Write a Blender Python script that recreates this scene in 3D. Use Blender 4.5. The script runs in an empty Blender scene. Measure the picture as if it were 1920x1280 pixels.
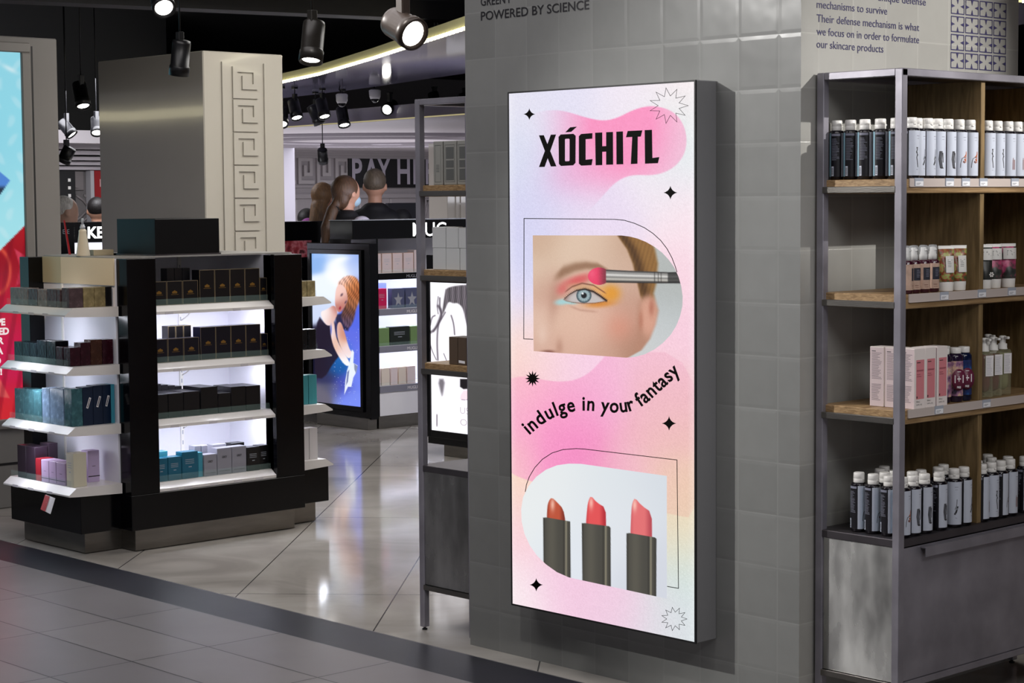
import bpy, math, random
import numpy as np
from mathutils import Vector, Matrix
random.seed(7); rng = np.random.default_rng(7)
S = bpy.context.scene
COL = S.collection
PI = math.pi

# ---------------------------------------------------------------- camera
F = 3680.0
def _n(v):
    l = math.sqrt(sum(c*c for c in v)); return tuple(c/l for c in v)
def _cr(a, b): return (a[1]*b[2]-a[2]*b[1], a[2]*b[0]-a[0]*b[2], a[0]*b[1]-a[1]*b[0])
def _dt(a, b): return sum(x*y for x, y in zip(a, b))
CU = _n((-.0072, 1, .072))
_a = (-3460, 240, -F); _k = _dt(_a, CU)
CA = _n(tuple(_a[i]-_k*CU[i] for i in range(3)))
CB = _cr(CA, CU)
EYE = 1.65
cam_d = bpy.data.cameras.new('camera'); cam = bpy.data.objects.new('camera', cam_d); COL.objects.link(cam)
cam_d.sensor_width = 36; cam_d.lens = F*36/1920; cam_d.clip_end = 200
cam.matrix_world = Matrix(((CB[0], CB[1], CB[2], 0), (CA[0], CA[1], CA[2], 0), (CU[0], CU[1], CU[2], EYE), (0, 0, 0, 1)))
S.camera = cam
def at(px, py, x=None, y=None, z=None):
    """the point of the plane x=, y= or z= that the photograph shows at px, py"""
    c = (px-960, 640-py, -F); r = (_dt(c, CB), _dt(c, CA), _dt(c, CU))
    t = (z-EYE)/r[2] if z is not None else (x/r[0] if x is not None else y/r[1])
    return Vector((r[0]*t, r[1]*t, EYE+r[2]*t))

# ---------------------------------------------------------------- world, exposure
S.view_settings.view_transform = 'Standard'; S.view_settings.look = 'None'
S.view_settings.exposure = -0.12; S.view_settings.gamma = 1.0
try: S.view_settings.use_curve_mapping = False
except Exception: pass
W = bpy.data.worlds.new('world'); S.world = W; W.use_nodes = True
nt = W.node_tree; bg = nt.nodes['Background']
tc = nt.nodes.new('ShaderNodeTexCoord'); sp = nt.nodes.new('ShaderNodeSeparateXYZ'); nt.links.new(tc.outputs['Generated'], sp.inputs[0])
rp = nt.nodes.new('ShaderNodeValToRGB'); mr = nt.nodes.new('ShaderNodeMapRange'); mr.inputs['From Min'].default_value = -1; nt.links.new(sp.outputs['Z'], mr.inputs['Value']); nt.links.new(mr.outputs[0], rp.inputs[0])
rp.color_ramp.interpolation = 'EASE'
E_ = rp.color_ramp.elements; E_[0].position = .35; E_[0].color = (.10, .10, .11, 1); E_[1].position = .80; E_[1].color = (.05, .05, .06, 1)
e_ = E_.new(.5); e_.color = (.50, .49, .53, 1); e_ = E_.new(.60); e_.color = (.36, .35, .38, 1)
nz = nt.nodes.new('ShaderNodeTexNoise'); nz.inputs['Scale'].default_value = 2.6; nz.inputs['Detail'].default_value = 1; mp = nt.nodes.new('ShaderNodeMapping'); mp.inputs['Scale'].default_value = (1, 1, .25)
nt.links.new(tc.outputs['Generated'], mp.inputs[0]); nt.links.new(mp.outputs[0], nz.inputs['Vector'])
m2 = nt.nodes.new('ShaderNodeMapRange'); m2.inputs['From Min'].default_value = .35; m2.inputs['From Max'].default_value = .65; m2.inputs['To Min'].default_value = .35; m2.inputs['To Max'].default_value = 1.6; nt.links.new(nz.outputs['Fac'], m2.inputs['Value'])
vm = nt.nodes.new('ShaderNodeVectorMath'); vm.operation = 'SCALE'; nt.links.new(rp.outputs[0], vm.inputs[0]); nt.links.new(m2.outputs[0], vm.inputs['Scale']); nt.links.new(vm.outputs[0], bg.inputs[0])
bg.inputs[1].default_value = .55

# ---------------------------------------------------------------- lights of the room, and added fill lights
def spot(name, loc, target, power, size=40, blend=.6, color=(1, .96, .9), r=.03):
    d = bpy.data.lights.new(name, 'SPOT'); d.energy = power; d.spot_size = math.radians(size); d.spot_blend = blend
    d.color = color; d.shadow_soft_size = r
    o = bpy.data.objects.new(name, d); COL.objects.link(o); o.location = loc
    o.rotation_euler = (Vector(target)-Vector(loc)).to_track_quat('-Z', 'Y').to_euler()
    return o
def area(name, loc, direction, sx, sy, power, color=(1, 1, 1)):
    d = bpy.data.lights.new(name, 'AREA'); d.shape = 'RECTANGLE'; d.size = sx; d.size_y = sy; d.energy = power; d.color = color
    o = bpy.data.objects.new(name, d); COL.objects.link(o); o.location = loc
    o.rotation_euler = Vector(direction).to_track_quat('-Z', 'Y').to_euler()
    return o
spot('spot_light', (2.8, 3.87, 3.1), (4.8, 5.15, .45), 85, 44, .9, (1, .98, .95), .02)
spot('spot_light', (1.9, 6.3, 3.1), (4.8, 3.55, 1.1), 560, 44, .8, (1, .98, .95), .03)
spot('spot_light', (6.4, .6, 3.15), (5.35, 3.7, 2.08), 640, 23, .8, (1, .97, .93), .02)
spot('spot_light', (4.6, .8, 3.1), (5.2, 3.6, .9), 95, 46, .8, (1, .97, .93), .7)
spot('spot_light', (3.2, .6, 3.1), (4.8, 4.1, 1.2), 110, 34, .8, (.97, .97, 1), .5)  # added soft fill that lifts the dark side of the lightbox casing
spot('spot_light', (3.6, 4.6, 3.2), (5.2, 8.2, 1.0), 50, 50, .8, (1, .95, .88), .05)
spot('spot_light', (6.2, 6.6, 2.9), (6.9, 9.5, 1.7), 105, 75, .9, (1, .93, .80), .05)
spot('spot_light', (3.4, 7.3, 2.9), (4.92, 8.3, 1.33), 75, 22, .7, (1, .78, .52), .04)
area('overhead_fill_light', (7.0, 7.4, 3.3), (0, 0, -1), 2.4, 2.4, 110, (1, .97, .93))  # overhead areas added as fill; the black ceiling has no light panels
area('overhead_fill_light', (9.4, 9.0, 2.68), (0, 0, -1), 1.2, 1.2, 50, (.98, .96, 1))
area('overhead_fill_light', (3.2, 5.6, 3.4), (0, 0, -1), 2.4, 2.4, 48, (1, .96, .97))
area('overhead_fill_light', (3.6, 2.6, 3.4), (0, 0, -1), 2.0, 2.0, 26, (1, .96, .97))  # fill added to brighten the front floor
area('overhead_fill_light', (14, 20.5, 2.40), (0, 0, -1), 4, 2, 70, (.93, .93, 1))
area('overhead_fill_light', (18.5, 21, 2.40), (0, 0, -1), 4, 2, 90, (.93, .93, 1))
area('overhead_fill_light', (9.6, 14.6, 2.5), (0, 0, -1), 1.5, 1.2, 26, (.95, .95, 1))
area('overhead_fill_light', (8.6, 14.6, 2.6), (.2, 1, -.5), 1.2, .6, 50, (.95, .95, 1))
area('far_wall_fill', (19.5, 14.8, 1.9), (-.15, 1, .45), 5, .6, 62, (.92, .92, 1))  # added fill that lifts the far wall, hung free without a fixture
area('fill_uplight', (9.9, 11.12, 1.53), (.1, .3, 1), 1.5, .15, 16, (.86, .86, 1))  # added upward fill for the glossy soffit, no lamp built on the header
area('fill_uplight', (15, 19, 1.2), (0, 0, 1), 8, 5, 110, (.95, .93, 1))  # added upward fill for the white lower ceiling, no fixture there
area('fill_uplight', (11.6, 15.2, 1.3), (0, .1, 1), 2, 2, 10, (.9, .9, 1))  # another added upward fill without a fixture

# ---------------------------------------------------------------- materials
def lin(c):
    return tuple(((v/255)/12.92 if v/255 <= .04045 else (((v/255)+.055)/1.055)**2.4) for v in c)
_M = {}
def mat(name, rgb, rough=.5, metal=0., noise=0., nscale=8., bump=0., bscale=30., emit=0., alpha=1., trans=0., stretch=(1, 1, 1), spec=.5, coat=0.):
    if name in _M: return _M[name]
    m = bpy.data.materials.new(name); m.use_nodes = True; nt = m.node_tree; b = nt.nodes['Principled BSDF']
    c = lin(rgb)
    b.inputs['Base Color'].default_value = (*c, 1); b.inputs['Roughness'].default_value = rough; b.inputs['Metallic'].default_value = metal
    b.inputs['Alpha'].default_value = alpha; b.inputs['Transmission Weight'].default_value = trans
    b.inputs['Specular IOR Level'].default_value = spec; b.inputs['Coat Weight'].default_value = coat
    if emit:
        b.inputs['Emission Color'].default_value = (*c, 1); b.inputs['Emission Strength'].default_value = emit
    if noise or bump:
        tc = nt.nodes.new('ShaderNodeTexCoord'); mp = nt.nodes.new('ShaderNodeMapping'); mp.inputs['Scale'].default_value = stretch
        nt.links.new(tc.outputs['Object'], mp.inputs['Vector'])
    if noise:
        n = nt.nodes.new('ShaderNodeTexNoise'); n.inputs['Scale'].default_value = nscale; n.inputs['Detail'].default_value = 6
        nt.links.new(mp.outputs[0], n.inputs['Vector'])
        r = nt.nodes.new('ShaderNodeValToRGB'); r.color_ramp.elements[0].position = .3; r.color_ramp.elements[1].position = .7
        r.color_ramp.elements[0].color = (*[v*(1-noise) for v in c], 1); r.color_ramp.elements[1].color = (*[min(1, v*(1+noise)) for v in c], 1)
        nt.links.new(n.outputs['Fac'], r.inputs['Fac']); nt.links.new(r.outputs['Color'], b.inputs['Base Color'])
        q = nt.nodes.new('ShaderNodeMapRange'); q.inputs['To Min'].default_value = max(.02, rough-.12*min(1, noise*2)); q.inputs['To Max'].default_value = min(1, rough+.12*min(1, noise*2))
        nt.links.new(n.outputs['Fac'], q.inputs['Value']); nt.links.new(q.outputs[0], b.inputs['Roughness'])
    if bump:
        n2 = nt.nodes.new('ShaderNodeTexNoise'); n2.inputs['Scale'].default_value = bscale
        nt.links.new(mp.outputs[0], n2.inputs['Vector'])
        bp = nt.nodes.new('ShaderNodeBump'); bp.inputs['Strength'].default_value = bump; bp.inputs['Distance'].default_value = .01
        nt.links.new(n2.outputs['Fac'], bp.inputs['Height']); nt.links.new(bp.outputs[0], b.inputs['Normal'])
    _M[name] = m; return m
def glow(name, rgb, strength):
    if name in _M: return _M[name]
    m = bpy.data.materials.new(name); m.use_nodes = True; nt = m.node_tree; b = nt.nodes['Principled BSDF']
    b.inputs['Base Color'].default_value = (.02, .02, .02, 1); b.inputs['Emission Color'].default_value = (*lin(rgb), 1)
    b.inputs['Emission Strength'].default_value = strength; b.inputs['Roughness'].default_value = .4
    _M[name] = m; return m
def picture_mat(name, strength, rough=.35, grain=0.):
    """backlit print: gives off the colours of the attribute 'print'"""
    m = bpy.data.materials.new(name); m.use_nodes = True; nt = m.node_tree; b = nt.nodes['Principled BSDF']
    a = nt.nodes.new('ShaderNodeAttribute'); a.attribute_name = 'print'
    b.inputs['Base Color'].default_value = (.01, .01, .01, 1); b.inputs['Roughness'].default_value = rough; b.inputs['Specular IOR Level'].default_value = .2
    src = a.outputs['Color']
    if grain:
        tc = nt.nodes.new('ShaderNodeTexCoord'); n = nt.nodes.new('ShaderNodeTexNoise'); n.inputs['Scale'].default_value = 260
        nt.links.new(tc.outputs['Object'], n.inputs['Vector'])
        q = nt.nodes.new('ShaderNodeMapRange'); q.inputs['From Min'].default_value = .25; q.inputs['From Max'].default_value = .75
        q.inputs['To Min'].default_value = 1-grain; q.inputs['To Max'].default_value = 1+grain
        nt.links.new(n.outputs['Fac'], q.inputs['Value'])
        v = nt.nodes.new('ShaderNodeVectorMath'); v.operation = 'SCALE'
        nt.links.new(src, v.inputs[0]); nt.links.new(q.outputs[0], v.inputs['Scale']); src = v.outputs[0]
    nt.links.new(src, b.inputs['Emission Color']); b.inputs['Emission Strength'].default_value = strength
    return m
def glass_mat(name, rgb=(200, 225, 220), alpha=.25):
    if name in _M: return _M[name]
    m = mat(name, rgb, .04, 0, alpha=alpha, spec=.6)
    return m

BLACKG = mat('black_gloss', (7, 7, 10), .14, noise=.2, nscale=3, spec=.28)
BLACKM = mat('black_matt', (14, 14, 16), .55)
STEEL = mat('brushed_steel', (128, 125, 120), .32, 1., noise=.12, nscale=5, stretch=(1, 1, 6), bump=.05, bscale=60)
STEELR = mat('raw_steel', (150, 147, 156), .36, .5, noise=.22, nscale=6, bump=.04, bscale=25)
STEELD = mat('raw_steel_dark', (92, 88, 92), .42, .85, noise=.2, nscale=5)
ZINC = mat('zinc_sheet', (176, 176, 174), .27, 1., noise=.40, nscale=5, bump=.3, bscale=4, stretch=(1, 1.6, .7))
def brushed_upright(m, an, rot):
    b = m.node_tree.nodes['Principled BSDF']; c = m.node_tree.nodes.new('ShaderNodeCombineXYZ'); c.inputs[2].default_value = 1.0
    m.node_tree.links.new(c.outputs[0], b.inputs['Tangent']); b.inputs['Anisotropic'].default_value = an; b.inputs['Anisotropic Rotation'].default_value = rot
brushed_upright(ZINC, .85, 0.0)
WHITEP = mat('white_panel', (225, 225, 232), .4)
WHITEPL = mat('white_plastic', (232, 230, 226), .35)
LACQ = mat('cream_lacquer', (176, 171, 161), .09, noise=.03, nscale=2, bump=.015, bscale=4, coat=.3)
def wood_mat():
    m = bpy.data.materials.new('oak_wood'); m.use_nodes = True; nt = m.node_tree; b = nt.nodes['Principled BSDF']
    tc = nt.nodes.new('ShaderNodeTexCoord'); mp = nt.nodes.new('ShaderNodeMapping'); mp.inputs['Scale'].default_value = (.8, 5, 20)
    n = nt.nodes.new('ShaderNodeTexNoise'); n.inputs['Scale'].default_value = 9; n.inputs['Detail'].default_value = 7; n.inputs['Distortion'].default_value = .6
    r = nt.nodes.new('ShaderNodeValToRGB'); r.color_ramp.elements[0].position = .35; r.color_ramp.elements[1].position = .68
    r.color_ramp.elements[0].color = (*lin((126, 98, 64)), 1); r.color_ramp.elements[1].color = (*lin((172, 142, 102)), 1)
    nt.links.new(tc.outputs['Object'], mp.inputs[0]); nt.links.new(mp.outputs[0], n.inputs['Vector']); nt.links.new(n.outputs['Fac'], r.inputs[0])
    nt.links.new(r.outputs[0], b.inputs['Base Color']); b.inputs['Roughness'].default_value = .5
    _M['oak_wood'] = m; return m
OAK = wood_mat()
def wood_v():
    m = OAK.copy(); m.name = 'oak_wood_upright'
    for nd in m.node_tree.nodes:
        if nd.type == 'MAPPING': nd.inputs['Scale'].default_value = (7, 7, .8)
        if nd.type == 'VALTORGB':
            nd.color_ramp.elements[0].color = (*lin((104, 84, 52)), 1); nd.color_ramp.elements[1].color = (*lin((140, 116, 78)), 1)
    return m
OAKV = wood_v()

def tile_mat(name, rgb, rgb2, x0, zx, wx, wz, axis):
    """glazed wall tiles: joints from position, each tile its own tone, gently wavy glaze"""
    m = bpy.data.materials.new(name); m.use_nodes = True; nt = m.node_tree; b = nt.nodes['Principled BSDF']; L = nt.links
    def math_(op, a, bb=None):
        n = nt.nodes.new('ShaderNodeMath'); n.operation = op
        for i, v in enumerate((a, bb)):
            if v is None: continue
            if isinstance(v, (int, float)): n.inputs[i].default_value = v
            else: L.new(v, n.inputs[i])
        return n.outputs[0]
    g = nt.nodes.new('ShaderNodeNewGeometry'); s = nt.nodes.new('ShaderNodeSeparateXYZ'); L.new(g.outputs['Position'], s.inputs[0])
    u = math_('DIVIDE', math_('SUBTRACT', s.outputs[axis], x0), wx); v = math_('DIVIDE', math_('SUBTRACT', s.outputs['Z'], zx), wz)
    def joint(c, w):
        f = math_('FRACT', c); d = math_('MINIMUM', f, math_('SUBTRACT', 1.0, f)); return math_('MULTIPLY', d, w)
    d = math_('MINIMUM', joint(u, wx), joint(v, wz))
    wob = nt.nodes.new('ShaderNodeTexNoise'); wob.inputs['Scale'].default_value = 14; L.new(g.outputs['Position'], wob.inputs['Vector'])
    d = math_('ADD', d, math_('MULTIPLY', math_('SUBTRACT', wob.outputs['Fac'], .5), .0022))
    q = nt.nodes.new('ShaderNodeMapRange'); q.inputs['From Min'].default_value = .0012; q.inputs['From Max'].default_value = .003; L.new(d, q.inputs['Value'])
    cb = nt.nodes.new('ShaderNodeCombineXYZ'); L.new(math_('FLOOR', u), cb.inputs[0]); L.new(math_('FLOOR', v), cb.inputs[1])
    wn = nt.nodes.new('ShaderNodeTexWhiteNoise'); L.new(cb.outputs[0], wn.inputs['Vector'])
    n = nt.nodes.new('ShaderNodeTexNoise'); n.inputs['Scale'].default_value = 16; n.inputs['Detail'].default_value = 4; L.new(g.outputs['Position'], n.inputs['Vector'])
    fac = math_('ADD', math_('MULTIPLY', wn.outputs['Value'], .6), math_('MULTIPLY', n.outputs['Fac'], .5))
    mx = nt.nodes.new('ShaderNodeMix'); mx.data_type = 'RGBA'; mx.inputs['A'].default_value = (*lin(rgb), 1); mx.inputs['B'].default_value = (*lin(rgb2), 1); L.new(fac, mx.inputs['Factor'])
    mj = nt.nodes.new('ShaderNodeMix'); mj.data_type = 'RGBA'; mj.inputs['A'].default_value = (*lin(tuple(min(255, c*1.13) for c in rgb)), 1); L.new(mx.outputs['Result'], mj.inputs['B']); L.new(q.outputs[0], mj.inputs['Factor'])
    L.new(mj.outputs['Result'], b.inputs['Base Color'])
    b.inputs['Roughness'].default_value = .2
    n3 = nt.nodes.new('ShaderNodeTexNoise'); n3.inputs['Scale'].default_value = 5.5; n3.inputs['Detail'].default_value = 2; L.new(g.outputs['Position'], n3.inputs['Vector'])
    q2 = nt.nodes.new('ShaderNodeMapRange'); q2.inputs['From Max'].default_value = .012; L.new(d, q2.inputs['Value'])
    h = math_('ADD', math_('MULTIPLY', q2.outputs[0], .25), math_('MULTIPLY', n3.outputs['Fac'], 1.3))
    h = math_('ADD', h, math_('MULTIPLY', wn.outputs['Value'], .2))
    bp = nt.nodes.new('ShaderNodeBump'); bp.inputs['Strength'].default_value = .35; bp.inputs['Distance'].default_value = .006; L.new(h, bp.inputs['Height']); L.new(bp.outputs[0], b.inputs['Normal'])
    return m
TILE_A = tile_mat('grey_glazed_tile', (120, 121, 119), (134, 135, 133), 5.212-.1622*40, 1.655-.1677*12, .1622, .1677, 'Y')
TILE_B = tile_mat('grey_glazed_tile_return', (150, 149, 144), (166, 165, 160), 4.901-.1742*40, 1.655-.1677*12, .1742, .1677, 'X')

def floor_mat():
    m = bpy.data.materials.new('stone_floor'); m.use_nodes = True; nt = m.node_tree; b = nt.nodes['Principled BSDF']; L = nt.links
    def math_(op, a, bb=None):
        n = nt.nodes.new('ShaderNodeMath'); n.operation = op
        for i, v in enumerate((a, bb)):
            if v is None: continue
            if isinstance(v, (int, float)): n.inputs[i].default_value = v
            else: L.new(v, n.inputs[i])
        return n.outputs[0]
    def mix(f, a, c):
        n = nt.nodes.new('ShaderNodeMix'); n.data_type = 'RGBA'
        L.new(f, n.inputs['Factor'])
        for k, v in (('A', a), ('B', c)):
            if isinstance(v, tuple): n.inputs[k].default_value = (*lin(v), 1)
            else: L.new(v, n.inputs[k])
        return n.outputs['Result']
    g = nt.nodes.new('ShaderNodeNewGeometry'); s = nt.nodes.new('ShaderNodeSeparateXYZ'); L.new(g.outputs['Position'], s.inputs[0])
    x, y = s.outputs['X'], s.outputs['Y']
    def dist(c, per, off):
        f = math_('FRACT', math_('DIVIDE', math_('SUBTRACT', c, off-60*per), per)); return math_('MULTIPLY', math_('MINIMUM', f, math_('SUBTRACT', 1.0, f)), per)
    # front tiles 33 x 67 cm
    d1 = math_('MINIMUM', dist(x, .331, 4.43), dist(y, .665, 6.705))
    j1 = math_('LESS_THAN', d1, .0030)
    cb = nt.nodes.new('ShaderNodeCombineXYZ'); L.new(math_('FLOOR', math_('DIVIDE', math_('SUBTRACT', x, 4.43-60*.331), .331)), cb.inputs[0]); L.new(math_('FLOOR', math_('DIVIDE', math_('SUBTRACT', y, 6.705-60*.665), .665)), cb.inputs[1])
    wn = nt.nodes.new('ShaderNodeTexWhiteNoise'); L.new(cb.outputs[0], wn.inputs['Vector'])
    n1 = nt.nodes.new('ShaderNodeTexNoise'); n1.inputs['Scale'].default_value = 2.2; n1.inputs['Detail'].default_value = 7; L.new(g.outputs['Position'], n1.inputs['Vector'])
    f1 = math_('ADD', math_('MULTIPLY', wn.outputs['Value'], .5), math_('MULTIPLY', n1.outputs['Fac'], .6))
    front = mix(j1, mix(f1, (112, 109, 112), (134, 130, 130)), (26, 26, 28))
    # marble slabs laid on the diagonal
    c = math_('SUBTRACT', math_('MULTIPLY', x, .682), math_('MULTIPLY', y, .731)); t = math_('ADD', math_('MULTIPLY', x, .731), math_('MULTIPLY', y, .682))
    j2 = math_('LESS_THAN', math_('MINIMUM', dist(c, .667, -1.04), dist(t, 2.0, 8.1)), .0028)
    n2 = nt.nodes.new('ShaderNodeTexNoise'); n2.inputs['Scale'].default_value = 1.5; n2.inputs['Detail'].default_value = 9; n2.inputs['Distortion'].default_value = 1.4; L.new(g.outputs['Position'], n2.inputs['Vector'])
    r2 = nt.nodes.new('ShaderNodeValToRGB'); r2.color_ramp.elements[0].position = .32; r2.color_ramp.elements[1].position = .66; L.new(n2.outputs['Fac'], r2.inputs[0])
    marble = mix(j2, mix(r2.outputs[0], (158, 152, 146), (188, 183, 176)), (72, 70, 70))
    n4 = nt.nodes.new('ShaderNodeTexNoise'); n4.inputs['Scale'].default_value = 3.5; n4.inputs['Detail'].default_value = 8; L.new(g.outputs['Position'], n4.inputs['Vector'])
    band = mix(n4.outputs['Fac'], (26, 27, 35), (50, 50, 60))
    edge = math_('LESS_THAN', math_('ABSOLUTE', math_('SUBTRACT', math_('ABSOLUTE', math_('SUBTRACT', x, 4.565)), .135)), .003)
    inb = math_('LESS_THAN', math_('ABSOLUTE', math_('SUBTRACT', x, 4.565)), .135)
    col = mix(math_('GREATER_THAN', x, 4.565), front, marble)
    col = mix(inb, col, band); col = mix(edge, col, (120, 118, 120))
    L.new(col, b.inputs['Base Color'])
    rr = math_('ADD', math_('MULTIPLY', math_('GREATER_THAN', x, 4.7), -.235), .30)
    rr = math_('ADD', rr, math_('MULTIPLY', n4.outputs['Fac'], .08)); L.new(rr, b.inputs['Roughness'])
    b.inputs['Specular IOR Level'].default_value = .6
    return m
FLOORM = floor_mat()

# ---------------------------------------------------------------- mesh helpers
def wloc(o):
    v = Vector((0, 0, 0))
    while o is not None: v = v+o.location; o = o.parent
    return v
class MB:
    def __init__(s): s.v = []; s.f = []; s.m = []; s.sm = []
    def add(s, vs, fs, m=0, smooth=False):
        n = len(s.v); s.v += [tuple(p) for p in vs]
        for f in fs: s.f.append(tuple(i+n for i in f)); s.m.append(m); s.sm.append(smooth)
        return s
    def box(s, x0, x1, y0, y1, z0, z1, m=0):
        vs = [(x, y, z) for z in (z0, z1) for y in (y0, y1) for x in (x0, x1)]
        return s.add(vs, [(0, 2, 3, 1), (4, 5, 7, 6), (0, 1, 5, 4), (2, 6, 7, 3), (0, 4, 6, 2), (1, 3, 7, 5)], m)
    def bev(s, x0, x1, y0, y1, z0, z1, b=.003, m=0):
        """box with chamfered vertical and horizontal edges"""
        X = (x0, x1); Y = (y0, y1); Z = (z0, z1); vs = []; idx = {}
        for i in (0, 1):
            for j in (0, 1):
                for k in (0, 1):
                    sx, sy, sz = (1, -1)[i], (1, -1)[j], (1, -1)[k]
                    idx[i, j, k, 'x'] = len(vs); vs.append((X[i], Y[j]+sy*b, Z[k]+sz*b))
                    idx[i, j, k, 'y'] = len(vs); vs.append((X[i]+sx*b, Y[j], Z[k]+sz*b))
                    idx[i, j, k, 'z'] = len(vs); vs.append((X[i]+sx*b, Y[j]+sy*b, Z[k]))
        fs = []
        for i in (0, 1):
            fs.append([idx[i, a, c, 'x'] for a, c in ((0, 0), (1, 0), (1, 1), (0, 1))]); fs.append([idx[a, i, c, 'y'] for a, c in ((0, 0), (1, 0), (1, 1), (0, 1))]); fs.append([idx[a, c, i, 'z'] for a, c in ((0, 0), (1, 0), (1, 1), (0, 1))])
        for a in (0, 1):
            for c in (0, 1):
                fs.append([idx[a, c, 0, 'x'], idx[a, c, 1, 'x'], idx[a, c, 1, 'y'], idx[a, c, 0, 'y']])
                fs.append([idx[a, 0, c, 'x'], idx[a, 1, c, 'x'], idx[a, 1, c, 'z'], idx[a, 0, c, 'z']])
                fs.append([idx[0, a, c, 'y'], idx[1, a, c, 'y'], idx[1, a, c, 'z'], idx[0, a, c, 'z']])
                for k in (0, 1): fs.append([idx[a, c, k, 'x'], idx[a, c, k, 'y'], idx[a, c, k, 'z']])
        return s.add(vs, fs, m)
    def lathe(s, prof, c=(0, 0, 0), n=24, m=0, smooth=True, axis=None, sx=1., sy=1.):
        """prof: (r, h) pairs; axis: direction of h"""
        q = Vector((0, 0, 1)).rotation_difference(Vector(axis).normalized()) if axis is not None else None
        vs = []; c = Vector(c)
        for r, h in prof:
            for i in range(n):
                a = 2*PI*i/n; p = Vector((r*math.cos(a)*sx, r*math.sin(a)*sy, h))
                if q: p = q @ p
                vs.append(c+p)
        fs = []
        for j in range(len(prof)-1):
            for i in range(n): fs.append((j*n+i, j*n+(i+1) % n, (j+1)*n+(i+1) % n, (j+1)*n+i))
        s.add(vs, fs, m, smooth); n0 = len(s.v)-len(vs)
        s.f.append(tuple(n0+i for i in range(n))[::-1]); s.m.append(m); s.sm.append(False)
        s.f.append(tuple(n0+(len(prof)-1)*n+i for i in range(n))); s.m.append(m); s.sm.append(False)
        return s
    def tube(s, pts, r, n=8, m=0):
        pts = [Vector(p) for p in pts]; rs = r if isinstance(r, (list, tuple)) else [r]*len(pts); vs = []
        for i, p in enumerate(pts):
            t = (pts[min(i+1, len(pts)-1)]-pts[max(i-1, 0)]).normalized(); u = t.cross(Vector((0, 0, 1)))
            if u.length < .1: u = t.cross(Vector((1, 0, 0)))
            u.normalize(); w = t.cross(u)
            vs += [p+(u*math.cos(2*PI*k/n)+w*math.sin(2*PI*k/n))*rs[i] for k in range(n)]
        fs = [(j*n+k, j*n+(k+1) % n, (j+1)*n+(k+1) % n, (j+1)*n+k) for j in range(len(pts)-1) for k in range(n)]
        fs += [tuple(range(n))[::-1], tuple((len(pts)-1)*n+k for k in range(n))]
        return s.add(vs, fs, m, True)
    def prism(s, pts, o, u, v, d, m=0):
        """polygon pts (a, b) in the frame o + a*u + b*v, thick by the vector d"""
        o, u, v, d = Vector(o), Vector(u), Vector(v), Vector(d); n = len(pts)
        vs = [o+u*a+v*b for a, b in pts]+[o+u*a+v*b+d for a, b in pts]
        fs = [tuple(range(n))[::-1], tuple(range(n, 2*n))]+[(i, (i+1) % n, n+(i+1) % n, n+i) for i in range(n)]
        return s.add(vs, fs, m)
    def flat(s, pts, m=0): return s.add(pts, [tuple(range(len(pts)))], m)
    def ellip(s, c, r, n=16, k=10, m=0, rot=None):
        vs = []; c = Vector(c)
        for j in range(k+1):
            th = PI*j/k
            for i in range(n):
                a = 2*PI*i/n; p = Vector((r[0]*math.sin(th)*math.cos(a), r[1]*math.sin(th)*math.sin(a), r[2]*math.cos(th)))
                if rot: p = rot @ p
                vs.append(c+p)
        fs = [(j*n+i, (j+1)*n+i, (j+1)*n+(i+1) % n, j*n+(i+1) % n) for j in range(k) for i in range(n)]
        return s.add(vs, fs, m, True)
    def line(s, pts, w, fn, m=0, closed=False):
        """flat ribbon of width w through 2-D pts; fn maps (a, b) to a point"""
        P = [Vector((a, b)) for a, b in pts]; N = len(P); L_ = []; R_ = []
        for i in range(N):
            if closed: a, b = P[i-1], P[(i+1) % N]
            else: a, b = P[max(i-1, 0)], P[min(i+1, N-1)]
            d1 = (P[i]-a); d2 = (b-P[i])
            if d1.length < 1e-9: d1 = d2
            if d2.length < 1e-9: d2 = d1
            d1.normalize(); d2.normalize(); t = (d1+d2)
            if t.length < 1e-6: t = d1
            t.normalize(); nn = Vector((-t.y, t.x)); k = w/2/max(.35, nn.dot(Vector((-d1.y, d1.x))))
            L_.append(P[i]+nn*k); R_.append(P[i]-nn*k)
        vs = [fn(*p) for p in L_+R_]
        fs = [(i, (i+1) % N, N+(i+1) % N, N+i) for i in range(N if closed else N-1)]
        return s.add(vs, fs, m)
    def build(s, name, mats, parent=None, label=None, world=False):
        if not isinstance(mats, (list, tuple)): mats = [mats]
        me = bpy.data.meshes.new(name)
        off = wloc(parent) if (parent is not None and world) else Vector((0, 0, 0))
        me.from_pydata([tuple(Vector(p)-off) for p in s.v], [], s.f)
        for m_ in mats: me.materials.append(m_)
        me.polygons.foreach_set('material_index', s.m); me.polygons.foreach_set('use_smooth', s.sm); me.update()
        o = bpy.data.objects.new(name, me); COL.objects.link(o)
        if parent is not None: o.parent = parent
        if label: o['label'] = label
        return o
def tag(o, label=None, cat=None, group=None, kind=None):
    if label: o['label'] = label
    if cat: o['category'] = cat
    if group: o['group'] = group
    if kind: o['kind'] = kind
    return o
def thing(name, loc, label, cat, rz=0, group=None):
    o = bpy.data.objects.new(name, None); COL.objects.link(o); o.location = loc; o.rotation_euler = (0, 0, rz); o.empty_display_size = .05
    return tag(o, label, cat, group)
def copy_tree(o, parent=None):
    c = o.copy(); COL.objects.link(c)
    if parent is not None: c.parent = parent
    for ch in list(o.children): copy_tree(ch, c)
    return c
def place(proto, state, loc, rz, label, group=None):
    """the first call moves the prototype itself, later calls copy it"""
    if state.get(proto.name): o = copy_tree(proto)
    else: state[proto.name] = True; o = proto
    o.location = loc; o.rotation_euler = (0, 0, rz); o['label'] = label
    if group: o['group'] = group
    return o
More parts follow.
